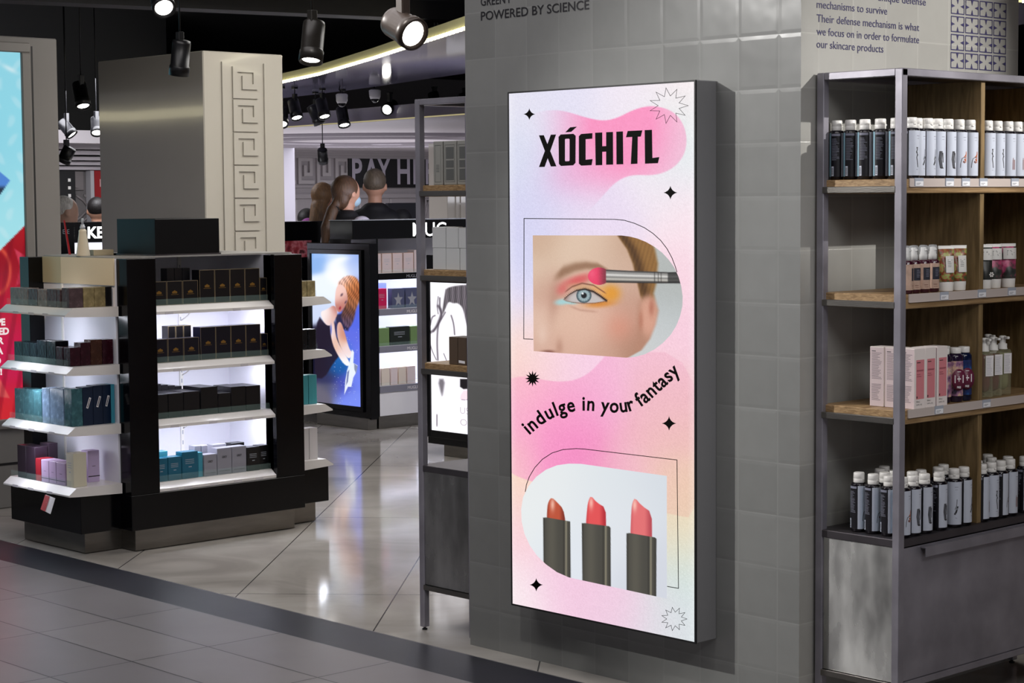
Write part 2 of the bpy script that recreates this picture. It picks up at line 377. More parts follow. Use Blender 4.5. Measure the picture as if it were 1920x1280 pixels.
def fix_normals(o):
    import bmesh
    bm = bmesh.new(); bm.from_mesh(o.data); bmesh.ops.recalc_face_normals(bm, faces=bm.faces); bm.to_mesh(o.data); bm.free(); return o

# writing -------------------------------------------------------------
_T = {}
def glyphs(txt, bold=0.):
    key = (txt, bold)
    if key in _T: return _T[key]
    c = bpy.data.curves.new('writing', 'FONT'); c.body = txt; c.size = 1; c.offset = bold; c.resolution_u = 3
    o = bpy.data.objects.new('writing', c); COL.objects.link(o)
    dg = bpy.context.evaluated_depsgraph_get(); me = bpy.data.meshes.new_from_object(o.evaluated_get(dg))
    vs = [(v.co.x, v.co.y) for v in me.vertices]; fs = [tuple(p.vertices) for p in me.polygons]
    bpy.data.meshes.remove(me); bpy.data.objects.remove(o); bpy.data.curves.remove(c)
    _T[key] = (vs, fs); return _T[key]
CAP = None
def cap_h():
    global CAP
    if CAP is None: CAP = max(v[1] for v in glyphs('H')[0])
    return CAP
def write(mb, txt, fn, w, h, m=0, bold=0., a0=0., b0=0., align='left', hscale=None):
    """txt fitted to width w and capital height h, laid from (a0, b0) through fn(a, b)"""
    vs, fs = glyphs(txt, bold)
    if not vs: return mb
    x0 = min(v[0] for v in vs); x1 = max(v[0] for v in vs); ky = h/cap_h(); kx = w/max(1e-6, (x1-x0)) if w else ky*(hscale or 1)
    if align == 'right': a0 -= (x1-x0)*kx
    if align == 'center': a0 -= (x1-x0)*kx/2
    return mb.add([fn(a0+(x-x0)*kx, b0+y*ky) for x, y in vs], fs, m)

# ================================================================ THE SETTING
def struct(name, mb, mats, **k):
    o = mb.build(name, mats, **k)
    if o.parent is None: o['kind'] = 'structure'
    return o
fl = MB(); fl.flat([(-6, -6, 0), (40, -6, 0), (40, 40, 0), (-6, 40, 0)]); struct('floor', fl, FLOORM)
# tiled pillar block: long face towards -x, short face towards -y
XP, YP = 4.814, 3.827
pl = MB()
pl.flat([(XP, 5.375, 0), (XP, 5.375, 3.6), (XP, YP, 3.6), (XP, YP, 0)][::-1], 0)
pl.flat([(XP, YP, 0), (XP, YP, 3.6), (6.02, YP, 3.6), (6.02, YP, 0)][::-1], 1)
pl.flat([(6.02, YP, 0), (6.02, YP, 3.6), (6.02, 5.375, 3.6), (6.02, 5.375, 0)][::-1], 1)
pl.flat([(6.02, 5.375, 0), (6.02, 5.375, 3.6), (XP, 5.375, 3.6), (XP, 5.375, 0)][::-1], 1)
struct('wall_right', pl, [TILE_A, TILE_B])
wr = MB(); wr.box(9.0, 9.1, 1.0, 5.2, 0, 3.6); struct('wall_far_right', wr, mat('beige_wall', (214, 178, 148), .6, noise=.04))

BLACKC = mat('black_ceiling', (4, 4, 5), .8)
ce = MB(); ce.box(-6, 40, -6, 40, 3.6, 3.7); struct('ceiling', ce, BLACKC)

# glossy dropped soffit with its curved, lit edge
LEDC = [at(px, py, z=2.70) for px, py in ((60, 213), (115, 210), (183, 203), (300, 190), (420, 174), (530, 156), (600, 141), (700, 112), (800, 80), (878, 55), (960, 20))]+[Vector((8.25, 7.9, 2.7)), Vector((8.7, 6.6, 2.7)), Vector((9.8, 5.6, 2.7))]
FARC = [at(px, py, z=2.70) for px, py in ((60, 262), (115, 262), (183, 250), (300, 231), (420, 207), (530, 184), (600, 176), (700, 163), (800, 148), (878, 137), (960, 124))]+[Vector((11.0, 10.4, 2.7)), Vector((11.4, 9.6, 2.7)), Vector((12.2, 9.0, 2.7))]
SOFF = mat('glossy_soffit', (150, 146, 172), .07, noise=.05, nscale=1, spec=.8)
so = MB()
n = len(LEDC)
vs = [tuple(p) for p in LEDC]+[tuple(p) for p in FARC]; up = [(p[0], p[1], 2.78) for p in vs]
so.add(vs, [(i, n+i, n+i+1, i+1) for i in range(n-1)]); so.add(up, [(i, i+1, n+i+1, n+i) for i in range(n-1)])
so.add([vs[n+i] for i in range(n)]+[up[n+i] for i in range(n)], [(i, n+i, n+i+1, i+1) for i in range(n-1)])
so.add([vs[i] for i in range(n)]+[up[i] for i in range(n)], [(i, i+1, n+i+1, n+i) for i in range(n-1)])
soff = struct('ceiling_soffit', so, SOFF)
cv = MB()
for i in range(n-1):
    a, b = LEDC[i], LEDC[i+1]; dd = Vector((-.02, -.02, 0))
    cv.flat([a+dd, b+dd, b+dd+Vector((0, 0, .085)), a+dd+Vector((0, 0, .085))])
cvo = struct('trim_1', cv, mat('cove_lip', (206, 200, 150), .5, emit=.16))
ls = MB()
for i in range(n-1):
    a, b = LEDC[i], LEDC[i+1]; L_ = (b-a).length; k = max(1, int(L_/.09))
    for j in range(k):
        p = a.lerp(b, (j+.5)/k); d = (b-a).normalized()*.033; w = Vector((-.035, -.035, 0)); s2 = Vector((-.012, -.012, 0))
        q = [p-d+w, p+d+w, p+d+w+s2, p-d+w+s2]
        ls.add([c_+Vector((0, 0, -.005)) for c_ in q]+[c_+Vector((0, 0, .018)) for c_ in q], [(0, 1, 2, 3), (4, 7, 6, 5), (0, 4, 5, 1), (1, 5, 6, 2), (2, 6, 7, 3), (3, 7, 4, 0)])
tag(ls.build('led_strip', glow('led_strip_light', (255, 248, 215), 7)), 'warm white strip of small lights along the curved edge of the glossy soffit', 'light strip')

ls = MB()
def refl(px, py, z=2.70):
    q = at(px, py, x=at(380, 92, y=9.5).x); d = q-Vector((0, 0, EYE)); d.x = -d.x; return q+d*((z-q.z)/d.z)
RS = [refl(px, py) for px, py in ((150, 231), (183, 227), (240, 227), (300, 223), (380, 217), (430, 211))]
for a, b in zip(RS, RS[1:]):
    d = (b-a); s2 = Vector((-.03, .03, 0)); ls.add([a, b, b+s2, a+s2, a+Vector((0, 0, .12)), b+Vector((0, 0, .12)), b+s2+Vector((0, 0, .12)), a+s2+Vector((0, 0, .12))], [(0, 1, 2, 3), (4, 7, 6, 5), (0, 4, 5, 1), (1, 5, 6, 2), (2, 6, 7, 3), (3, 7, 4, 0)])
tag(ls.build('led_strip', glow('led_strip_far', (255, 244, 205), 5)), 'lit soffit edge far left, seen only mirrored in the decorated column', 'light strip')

# second, lower ceiling: fascia, white soffit with rings
WE = [at(px, py, z=2.42) for px, py in ((60, 263), (115, 262), (183, 260), (300, 254), (420, 247), (530, 240), (600, 235), (700, 228), (780, 222), (878, 215), (960, 209))]
fa = MB(); k = len(WE)
fa.add([tuple(p) for p in WE]+[(p[0], p[1], 2.56) for p in WE], [(i, i+1, k+i+1, k+i) for i in range(k-1)])
struct('trim_2', fa, mat('lilac_fascia', (116, 110, 128), .2))
fa = MB(); fa.add([tuple(p+Vector((-.03, -.03, 0))) for p in WE]+[tuple(p+Vector((-.03, -.03, .012))) for p in WE], [(i, i+1, k+i+1, k+i) for i in range(k-1)])
struct('trim_3', fa, glow('thin_cove_light', (230, 215, 160), .55))
wc = MB(); far = [(40, 13), (40, 24.0), (8.5, 24.0)]
wc.add([tuple(p) for p in WE]+[(x_, y_, 2.42) for x_, y_ in far], [tuple(range(k+3))]); wc.add([(p[0], p[1], 2.56) for p in WE]+[(x_, y_, 2.56) for x_, y_ in far], [tuple(range(k+3))])
struct('ceiling_lower', wc, mat('white_ceiling', (196, 190, 196), .55))
rc = at(705, 262, z=2.42)
for i, (r0, r1) in enumerate(((2.3, 2.55), (1.25, 1.4))):
    r_ = MB(); N = 64
    for z_ in (2.385,):
        r_.add([(rc.x+r*math.cos(2*PI*j/N), rc.y+r*math.sin(2*PI*j/N), z) for r, z in ((r0, 2.42), (r0, z_), (r1, z_), (r1, 2.42)) for j in range(N)],
               [(q*N+j, q*N+(j+1) % N, (q+1)*N+(j+1) % N, (q+1)*N+j) for q in range(3) for j in range(N)], 0, True)
    struct('ceiling_ring', r_, mat('ceiling_ring_grey', (150, 144, 152), .5))

# far wall with meander frieze
FW = 24.0
WALLG = mat('far_wall_plaster', (158, 152, 155), .6)
w = MB(); w.box(8.5, 60, FW, FW+.2, 0, 3.6)
for z0, z1, d in ((2.39, 2.42, .30), (2.35, 2.39, .22), (2.31, 2.35, .12), (1.70, 1.76, .05), (1.86, 1.895, .04)): w.box(8.5, 34, FW-d, FW, z0, z1)
struct('wall_back', w, WALLG)
KEY = [(1, 0), (0, 0), (0, 1), (.86, 1), (.86, .34), (.42, .34), (.42, .66)]
def meander(mb, o, u, v, d, cw, ch, t, m=0, pts=KEY):
    """raised key motif; o corner, u and v unit vectors, d thickness vector; mitred so that no faces overlap"""
    o, u, v, d = Vector(o), Vector(u), Vector(v), Vector(d); P2 = [Vector((a*cw, b*ch)) for a, b in pts]; N = len(P2); A, B = [], []
    for i in range(N):
        d1 = (P2[i]-P2[i-1]).normalized() if i else (P2[1]-P2[0]).normalized(); d2 = (P2[i+1]-P2[i]).normalized() if i < N-1 else d1
        ext = Vector((0, 0)) if 0 < i < N-1 else (-d1 if i == 0 else d1)*t/2
        n1, n2 = Vector((-d1.y, d1.x)), Vector((-d2.y, d2.x)); w = (n1+n2) if 0 < i < N-1 else n1
        A.append(P2[i]+ext+w*t/2); B.append(P2[i]+ext-w*t/2)
    for i in range(N-1):
        q = [A[i], A[i+1], B[i+1], B[i]]; vs = [o+u*p.x+v*p.y for p in q]; vs = vs+[p+d for p in vs]
        fs = [(0, 1, 2, 3), (0, 4, 5, 1), (2, 6, 7, 3)]
        if i == 0: fs.append((3, 7, 4, 0))
        if i == N-2: fs.append((1, 5, 6, 2))
        mb.add(vs, fs, m)
    return mb
fr = MB()
for i in range(8):
    meander(fr, (16.66+i*.355, FW-.04, 1.945), (1, 0, 0), (0, 0, 1), (0, .04, 0), .25, .345, .055)
for i in range(12):
    fr.box(14.9+i*.62, 14.93+i*.62, FW-.02, FW, .9, 1.68)
struct('wall_back_frieze', fr, mat('frieze_plaster', (176, 170, 172), .55))
# arched relief right of the people
ar = MB(); ar.tube([(19.75+.9*math.sin(a), FW-.01, 1.0+.66*(1-math.cos(a))) for a in [i*PI/2/12 for i in range(13)]], .02); struct('trim_4', ar, WALLG)
# pay-here board
pb = thing('pay_sign', (19.9, FW-.08, 1.9), 'black board reading PAY HERE in big pale letters on the far wall', 'sign')
b_ = MB(); b_.box(19.0, 21.2, FW-.07, FW, 1.86, 2.37); b_.build('board', mat('sign_black', (10, 9, 14), .4), pb, world=True)
t_ = MB()
for s_, x_, w_ in (('P', 19.06, .20), ('A', 19.29, .31), ('Y', 19.56, .27), ('H', 19.97, .26), ('E', 20.30, .19), ('R', 20.56, .22), ('E', 20.84, .19)):
    write(t_, s_, lambda a, b: (a, FW-.075, b), w_, .38, bold=.022, a0=x_, b0=1.925)
t_.build('lettering', mat('pale_letters', (178, 172, 186), .5), pb, world=True)

# wall and steps seen in the gap left of the decorated column
w = MB(); w.box(7.3, 11.2, 17.05, 17.2, 2.33, 3.6); struct('wall_left_upper', w, BLACKC)
w = MB(); w.box(59, 59.2, -6, FW, 0, 3.6); struct('wall_far_end', w, BLACKC)
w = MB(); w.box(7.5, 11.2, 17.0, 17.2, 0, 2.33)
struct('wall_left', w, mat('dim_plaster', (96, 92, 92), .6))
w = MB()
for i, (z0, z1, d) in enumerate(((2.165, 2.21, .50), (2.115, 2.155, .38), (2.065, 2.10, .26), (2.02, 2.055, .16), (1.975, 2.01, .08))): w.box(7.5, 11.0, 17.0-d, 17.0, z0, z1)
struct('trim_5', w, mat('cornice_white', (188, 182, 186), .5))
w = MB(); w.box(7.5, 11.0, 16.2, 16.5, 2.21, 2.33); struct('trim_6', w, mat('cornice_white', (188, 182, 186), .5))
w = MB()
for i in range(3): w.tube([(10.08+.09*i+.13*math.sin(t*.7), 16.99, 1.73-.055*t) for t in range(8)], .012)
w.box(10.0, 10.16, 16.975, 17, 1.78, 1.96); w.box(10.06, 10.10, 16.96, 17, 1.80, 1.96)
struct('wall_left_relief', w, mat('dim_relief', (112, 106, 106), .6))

def meander_column(name, x0, y0, ln, wd, top, label, keyx, keyw, unit, first, t=.032):
    c = thing(name, (x0, y0, 0), label, 'column')
    b = MB(); b.bev(x0, x0+wd, y0, y0+ln, 0, top, .006); b.build('shaft', LACQ, c, world=True)
    r = MB(); z = first; d = (0, .012, 0)
    while z > .3:
        meander(r, (keyx+t/2, y0-.012, z-unit), (1, 0, 0), (0, 0, 1), d, keyw-t, unit*.79, t,
                pts=[(1, 0), (0, 0), (0, 1), (1, 1), (1, .35), (.46, .35), (.46, .66)])
        z -= unit
    for xx in (keyx-.075, keyx+keyw+.045): r.box(xx, xx+.03, y0-.012, y0, .2, first-.0)
    r.build('meander_relief', LACQ, c, world=True)
    return c
c0 = at(380, 92, y=9.5); c1 = at(530, 100, y=9.5); cL = at(183, 117, x=c0.x)
k0 = at(434, 110, y=9.5); k1 = at(481, 110, y=9.5)
meander_column('decorated_column', c0.x, 9.5, cL.y-9.5, c1.x-c0.x, 2.52, 'tall cream lacquered column with raised Greek key band behind the black kiosk', k0.x, k1.x-k0.x, .1925, 2.462)
# plain white column and a second keyed one further away
cc = MB(); cc.bev(16.2, 16.52, 22, 22.4, 0, 2.40, .01); tag(cc.build('round_corner_column', mat('white_paint', (205, 202, 214), .4)), 'narrow plain white column far behind, right of the decorated column', 'column')
p0 = at(838, 300, y=17.0); p1_ = at(803, 300, x=p0.x)
meander_column('decorated_column', p0.x, 17.0, p1_.y-17.0, 1.6, 2.31, 'pale far column with key relief seen through the open end of the metal shelf', p0.x+.20, .34, .26, 1.9, .035)

# dark services under the ceiling
def beam(p, q, w_, h, m, name, label, cat):
    p, q = Vector(p), Vector(q); d = (q-p); L_ = d.length; u = d.normalized(); v = Vector((0, 0, 1)).cross(u).normalized()
    b = MB(); b.prism([(0, -w_/2), (L_, -w_/2), (L_, w_/2), (0, w_/2)], p, u, v, (0, 0, h)); return tag(fix_normals(b.build(name, m)), label, cat)
DUCT = mat('dark_duct', (26, 25, 30), .6, noise=.3, nscale=4)
beam((3.6, 11.5, 2.98), (9.4, 8.6, 2.98), .36, .2, DUCT, 'air_duct', 'wide dark grey duct under the black ceiling above the decorated column', 'duct')
beam((4.8, 8.5, 2.90), (7.8, 6.9, 2.90), .14, .06, DUCT, 'air_duct', 'narrow dark duct under the ceiling in front of the wide one', 'duct')
beam((5.8, 10.8, 2.86), (9.2, 10.0, 2.86), .22, .12, DUCT, 'air_duct', 'dark duct hanging lowest, above the right half of the decorated column', 'duct')
RAIL = mat('track_rail', (20, 20, 24), .35, .3)
tr = beam((2.6, 8.3, 2.80), (6.6, 5.45, 2.80), .035, .03, RAIL, 'track_rail', 'black lighting track crossing the ceiling nearest the viewer', 'light track')
tr2 = beam((4.0, 9.4, 2.84), (8.9, 5.7, 2.84), .03, .03, RAIL, 'track_rail', 'black lighting track above the duct behind the nearest track', 'light track')
cbl = MB()
for j in range(5):
    cbl.tube([(4.0+.52*i, 9.0-.42*i+.03*j, 3.02+.025*math.sin(i*1.3+j)+.012*j) for i in range(12)], .013, 6)
tag(cbl.build('cable_bundle', mat('black_cable', (24, 22, 22), .5)), 'sagging bundle of black cables under the ceiling', 'cables')

# ---------------------------------------------------------------- track spotlights
LAMPG = glow('lamp_glow', (255, 250, 242), 14); LAMPD = mat('lamp_glass_dark', (30, 30, 34), .1)
def inside(x, y, poly):
    c = False
    for i in range(len(poly)):
        (x1, y1), (x2, y2) = poly[i-1], poly[i]
        if (y1 > y) != (y2 > y) and x < (x2-x1)*(y-y1)/(y2-y1)+x1: c = not c
    return c
SOFFP = [(p.x, p.y) for p in LEDC]+[(p.x, p.y) for p in FARC][::-1]; WCP = [(p.x, p.y) for p in WE]+far
def spotlight(loc, aim, r, ln, label, lit=True, stem=.5, col=(16, 16, 19), group=None, half=False):
    t = thing('track_spotlight', loc, label, 'spotlight', group=group)
    zc = 2.70 if inside(loc[0], loc[1], SOFFP) else (2.42 if inside(loc[0], loc[1], WCP) else 3.6); stem = max(.02, zc-loc[2]-(r*1.2+ln*.30)); ax = Vector(aim).normalized()
    hm = mat('spot_housing_%d_%d_%d' % col, col, .38, .2)
    h = MB(); h.lathe([(r*.55, -ln*.5), (r*.93, -ln*.47), (r*.97, -ln*.4), (r*.97, ln*.22), (r*1.0, ln*.22), (r*1.06, ln*.25), (r*1.06, ln*.5), (r*.9, ln*.5), (r*.82, ln*.42)], (0, 0, 0), 28, axis=ax); h.build('housing', hm, t)
    l = MB(); l.lathe([(r*.05, ln*.425), (r*.80, ln*.425), (r*.80, ln*.43), (r*.3, ln*.45)], (0, 0, 0), 24, axis=ax)
    l.build('lens', LAMPG if lit else LAMPD, t)
    hb = MB(); top = Vector((0, 0, r*1.2+ln*.30)); hb.bev(-r*.34, r*.34, -r*.34, r*.34, r*.75, top.z+ln*.1, .003); hb.build('gear_box', hm, t)
    st = MB(); st.tube([(0, 0, top.z), (0, 0, top.z+stem)], r*.09); st.bev(-r*.4, r*.4, -r*.4, r*.4, top.z+stem-.02, top.z+stem, .002); st.build('stem', hm, t)
    return t
spotlight(at(302, -2, y=7.0), (-.25, -.65, -.55), .046, .15, 'black spotlight cut by the top edge of the picture, lamp facing the viewer', stem=.2)
spotlight(at(338, 108, y=7.0), (.02, .22, -1), .040, .150, 'unlit looking black spotlight hanging before the cream decorated column', lit=False, stem=.33)
spotlight(at(586, 78, y=6.0), (-.28, -.2, -1), .044, .165, 'dark spotlight tilted down left above the gap right of the decorated column', stem=.33, col=(30, 27, 24))
spotlight(at(756, 52, y=4.1), (-.02, -.62, -.28), .043, .107, 'bronze spotlight shining towards the viewer beside the tiled pillar', stem=.42, col=(54, 44, 38))
LAMPS = ((529, 219, 14.6, (-.5, -.6, -1), 'leftmost lit spotlight of the far row, half behind the decorated column'),
         (553, 205, 14.6, (-.1, -.5, -1), 'lit far spotlight second from the left, under the curved strip'),
         (605, 203, 14.6, (-.1, -.5, -1), 'lit far spotlight between the unlit one and the two dome cameras'),
         (643, 219, 14.6, (-.15, -.45, -1), 'lit far spotlight hanging just below the left dome camera'),
         (731, 201, 14.6, (-.9, -.5, -.35), 'lit far spotlight turned sideways right of the dome cameras'),
         (815, 190, 14.6, (0, -.3, -1), 'lit far lamp seen left inside the top of the metal shelf'),
         (872, 192, 14.6, (0, -.3, -1), 'lit far lamp seen right inside the top of the metal shelf'))
for px, py, y_, aim, lb in LAMPS: spotlight(at(px, py, y=y_), aim, .056, .19, lb, stem=.22)
spotlight(at(592, 215, y=15.1), (.3, -.3, -1), .056, .2, 'unlit black spotlight pointing down between two lit far ones', lit=False, stem=.2)
spotlight(at(605, 292, y=15.2), (.45, .5, -.9), .05, .15, 'small black unlit spotlight hanging in front of the key frieze', lit=False, stem=.3)
spotlight(at(152, 178, y=12.6), (-.1, -.5, -1), .053, .2, 'bright spotlight in the gap between the big sign and the decorated column', stem=.35)
spotlight(at(125, 240, y=14.6), (.4, -.55, -.8), .05, .16, 'dim spotlight low in the left gap beside the big sign edge', stem=.3)
spotlight(at(181, 236, y=14.6), (-.3, -.55, -.9), .05, .16, 'dim spotlight low in the left gap beside the decorated column', stem=.3)
spotlight(at(125, 290, y=14.2), (-.3, .4, -.9), .055, .14, 'black unlit spotlight before the white cornice in the left gap', lit=False, stem=.3)
CAMW = mat('camera_white', (222, 220, 222), .3); CAMG = mat('camera_dome', (26, 26, 32), .06)
for px, py, lb in ((641, 189, 'left of two white ceiling dome cameras under the soffit'), (703, 181, 'right of two white ceiling dome cameras under the soffit')):
    p = at(px, py, y=14.2); t = thing('dome_camera', p, lb, 'camera')
    b = MB(); b.lathe([(.04, .065), (.056, .055), (.052, .0), (.042, -.022)], (0, 0, 0), 24); b.build('housing', CAMW, t)
    b = MB(); b.ellip((0, 0, -.018), (.037, .037, .040), 20, 10); b.build('dome', CAMG, t)
    b = MB(); b.tube([(0, 0, .08), (-.03, 0, .1), (0, .02, .16), (0, .02, 2.70-p.z+.02)], .006); b.build('cable', BLACKM, t)

# ================================================================ LIGHTBOX ON THE PILLAR
BX = 4.714; BY0, BY1, BZ0, BZ1 = 4.168, 5.040, .214, 2.026
LB = thing('lightbox', (BX, (BY0+BY1)/2, BZ0), 'tall pink illuminated advertising lightbox mounted on the grey tiled pillar', 'lightbox')
ANTH = mat('anthracite_powder_coat', (122, 122, 124), .4, .0, bump=.03, bscale=200)
b = MB(); b.bev(BX+.002, XP, BY0, BY1, BZ0, BZ1, .003); b.build('casing', ANTH, LB, world=True)
b = MB(); e = .0055; Z = .003
b.box(BX-Z, BX+.004, BY0, BY0+e, BZ0, BZ1); b.box(BX-Z, BX+.004, BY1-e, BY1, BZ0, BZ1); b.box(BX-Z, BX+.004, BY0+e, BY1-e, BZ0, BZ0+e); b.box(BX-Z, BX+.004, BY0+e, BY1-e, BZ1-e, BZ1)
b.build('edge_frame', BLACKM, LB, world=True)
def proj_np(Pt):
    d = Pt-np.array([0, 0, EYE]); R_ = np.array([CB, CA, CU]); c = d @ R_
    return 960+F*c[:, 0]/-c[:, 2], 640-F*c[:, 1]/-c[:, 2]
def raster(name, parent, grid, fn, material):
    """mesh sheet (rows x cols x 3 of points) whose vertices carry the printed colours fn(px, py)"""
    h, w, _ = grid.shape; P_ = grid.reshape(-1, 3); px, py = proj_np(P_); col = np.clip(fn(px, py), 0, 1)
    col = np.where(col <= .04045, col/12.92, ((col+.055)/1.055)**2.4)
    me = bpy.data.meshes.new(name); off = np.array(wloc(parent)); me.vertices.add(h*w); me.vertices.foreach_set('co', (P_-off).ravel().astype(np.float32))
    i = np.arange((h-1)*(w-1)); r = i//(w-1); c = i % (w-1); a = r*w+c
    q = np.stack([a, a+1, a+w+1, a+w], 1)
    me.loops.add(len(q)*4); me.loops.foreach_set('vertex_index', q.ravel().astype(np.int32)); me.polygons.add(len(q)); me.polygons.foreach_set('loop_start', (np.arange(len(q))*4).astype(np.int32))
    me.update(calc_edges=True)
    at_ = me.color_attributes.new('print', 'FLOAT_COLOR', 'POINT'); at_.data.foreach_set('color', np.concatenate([col, np.ones((len(col), 1))], 1).ravel().astype(np.float32))
    me.materials.append(material); o = bpy.data.objects.new(name, me); COL.objects.link(o); o.parent = parent; return o
def sm(a, b, x): t = np.clip((x-a)/(b-a), 0, 1); return t*t*(3-2*t)
def mixc(c, rgb, a): return c*(1-a[:, None])+np.array(rgb)[None, :]/255*a[:, None]
def inpoly(px, py, poly, soft=1.0):
    """soft inside mask of a polygon"""
    n_ = len(poly); ins = np.zeros(len(px), bool); dm = np.full(len(px), 1e9)
    for i_ in range(n_):
        x1, y1 = poly[i_]; x2, y2 = poly[(i_+1) % n_]
        c_ = ((y1 > py) != (y2 > py)) & (px < (x2-x1)*(py-y1)/((y2-y1) if y2 != y1 else 1e-9)+x1); ins ^= c_
        L2 = (x2-x1)**2+(y2-y1)**2+1e-9; t = np.clip(((px-x1)*(x2-x1)+(py-y1)*(y2-y1))/L2, 0, 1)
        dm = np.minimum(dm, np.hypot(px-x1-t*(x2-x1), py-y1-t*(y2-y1)))
    return np.clip(.5+np.where(ins, dm, -dm)/(2*soft), 0, 1)
def rbf(px, py, pts, s):
    Wt = np.zeros(len(px)); C_ = np.zeros((len(px), 3))
    for x_, y_, c_ in pts:
        w_ = np.exp(-((px-x_)**2+(py-y_)**2)/(2*s*s))+1e-12; Wt += w_; C_ += w_[:, None]*np.array(c_)[None, :]/255
    return C_/Wt[:, None]
def smooth_poly(pts, k=3, closed=True):
    P_ = [np.array(p, float) for p in pts]
    for _ in range(k):
        Q = []
        N_ = len(P_)
        for i_ in range(N_ if closed else N_-1):
            a_, b2 = P_[i_], P_[(i_+1) % N_]; Q += [a_*.75+b2*.25, a_*.25+b2*.75]
        if not closed: Q = [P_[0]]+Q+[P_[-1]]
        P_ = Q
    return [tuple(p) for p in P_]
Z2 = lambda l: [(870+x/3.047, y/3.047) for x, y in l]
Z3 = lambda l: [(940+x/3.765, 380+y/3.765) for x, y in l]
Z4 = lambda l: [(940+x/2.2075, 660+y/2.2075) for x, y in l]
BLOB1 = smooth_poly(Z2([(300, 860), (330, 740), (400, 650), (440, 635), (520, 627), (600, 640), (700, 673), (800, 692), (880, 672), (960, 630), (1040, 606), (1120, 608), (1200, 640), (1250, 700), (1274, 780), (1265, 870), (1220, 940), (1150, 985), (1070, 1002), (980, 998), (920, 1010), (860, 1045), (800, 1110), (740, 1180), (640, 1260), (450, 1260), (330, 1100)]), 2)
BLOB2 = smooth_poly(Z4([(10, 118), (60, 102), (110, 100), (160, 112), (230, 123), (300, 118), (360, 90), (410, 40), (440, 0), (820, 0), (820, 690), (700, 672), (600, 640), (480, 600), (380, 575), (200, 555), (110, 530), (60, 512), (10, 480)]), 2)
BASEP = [(965, 180, (226, 224, 242)), (1060, 175, (222, 218, 242)), (1180, 190, (238, 226, 240)), (1295, 170, (248, 228, 232)), (960, 300, (212, 216, 240)), (1030, 370, (206, 204, 240)), (1130, 400, (228, 212, 240)), (1240, 340, (240, 228, 240)), (1295, 420, (250, 224, 234)),
         (965, 430, (206, 204, 242)), (1000, 500, (200, 204, 242)), (965, 560, (226, 216, 246)), (975, 640, (252, 218, 206)), (965, 690, (253, 208, 178)), (1100, 430, (236, 214, 240)), (1290, 520, (250, 206, 222)), (1295, 640, (248, 196, 216)), (1080, 680, (248, 198, 226)), (1010, 690, (248, 205, 222)),
         (1290, 760, (240, 184, 184)), (965, 760, (250, 170, 205)), (965, 890, (252, 214, 178)), (1000, 930, (250, 208, 205)), (975, 1000, (252, 202, 214)), (965, 1110, (253, 236, 240)), (1060, 1090, (244, 190, 220)), (1150, 1140, (240, 196, 222)), (1290, 950, (238, 208, 168)), (1290, 1010, (222, 218, 190)), (1290, 1090, (200, 220, 218)), (1250, 1180, (222, 214, 226)), (1300, 1190, (206, 224, 224)), (1150, 960, (245, 200, 205)), (1270, 280, (220, 232, 234)), (1290, 220, (226, 232, 232))]
def paint_poster(px, py):
    c = rbf(px, py, BASEP, 48); c = c*.80+.195
    d = np.hypot((px-1158), (py-238)*.9); m_ = inpoly(px, py, BLOB1, .9)
    a = .92*np.exp(-(d/95)**2)+.34*sm(-60, 160, px-1050+ (260-py)*.4)+.2*np.exp(-(np.hypot(px-1060, py-330)/60)**2)
    fade = sm(960, 1060, px)*sm(420, 330, py)
    c = mixc(c, (250, 142, 190), np.clip(a, 0, .92)*m_*fade)
    d2 = np.hypot(px-1075, (py-850)*.62); m2 = inpoly(px, py, BLOB2, .9)
    a2 = np.clip(.95*np.exp(-(d2/95)**2)+.30, 0, 1)
    pk = rbf(px, py, [(1060, 850, (246, 138, 196)), (1010, 780, (250, 160, 204)), (1100, 740, (246, 168, 208)), (1240, 720, (240, 178, 198)), (1280, 860, (236, 184, 180)), (1180, 880, (242, 172, 196)), (1280, 950, (236, 188, 168)), (970, 740, (252, 176, 200)), (975, 880, (250, 178, 206))], 48)
    aa = (a2*.75+.25)*m2; c = c*(1-aa[:, None])+pk*aa[:, None]
    edge = np.minimum(np.minimum(px-954, 1304-px)/16, 1); c = c+(1-c)*(.25*np.clip(1-edge, 0, 1))[:, None]
    g = rng.normal(0, .011, (len(px), 1)); return c+g
def sheet(x, y0, y1, z0, z1, w_, h_):
    yy, zz = np.meshgrid(np.linspace(y1, y0, w_), np.linspace(z1, z0, h_)); return np.stack([np.full_like(yy, x), yy, zz], 2)
PMAT = picture_mat('poster_print', 1.07, .3, .035)
raster('poster', LB, sheet(BX-.001, BY0+.005, BY1-.005, BZ0+.005, BZ1-.005, 250, 560), paint_poster, PMAT)
def onbox(px, py, lift=.002):
    return at(px, py, x=BX-lift)
def pgrid(rows, x, w_):
    """rows: (left (px,py), right (px,py)) in picture pixels -> grid of points on plane x"""
    g = np.zeros((len(rows), w_, 3))
    for i_, (a_, b2) in enumerate(rows):
        A_ = at(*a_, x=x); B_ = at(*b2, x=x)
        for j_ in range(w_): g[i_, j_] = A_.lerp(B_, j_/(w_-1))
    return g
def edge_rows(left, right, nrow):
    """left and right boundary polylines (top to bottom), resampled to nrow rows"""
    def rs(pl_):
        pl_ = np.array(pl_, float); s_ = np.concatenate([[0], np.cumsum(np.hypot(*np.diff(pl_, axis=0).T))]); t = np.linspace(0, s_[-1], nrow)
        return np.stack([np.interp(t, s_, pl_[:, 0]), np.interp(t, s_, pl_[:, 1])], 1)
    L_, R_ = rs(left), rs(right); return [(tuple(a_), tuple(b2)) for a_, b2 in zip(L_, R_)]
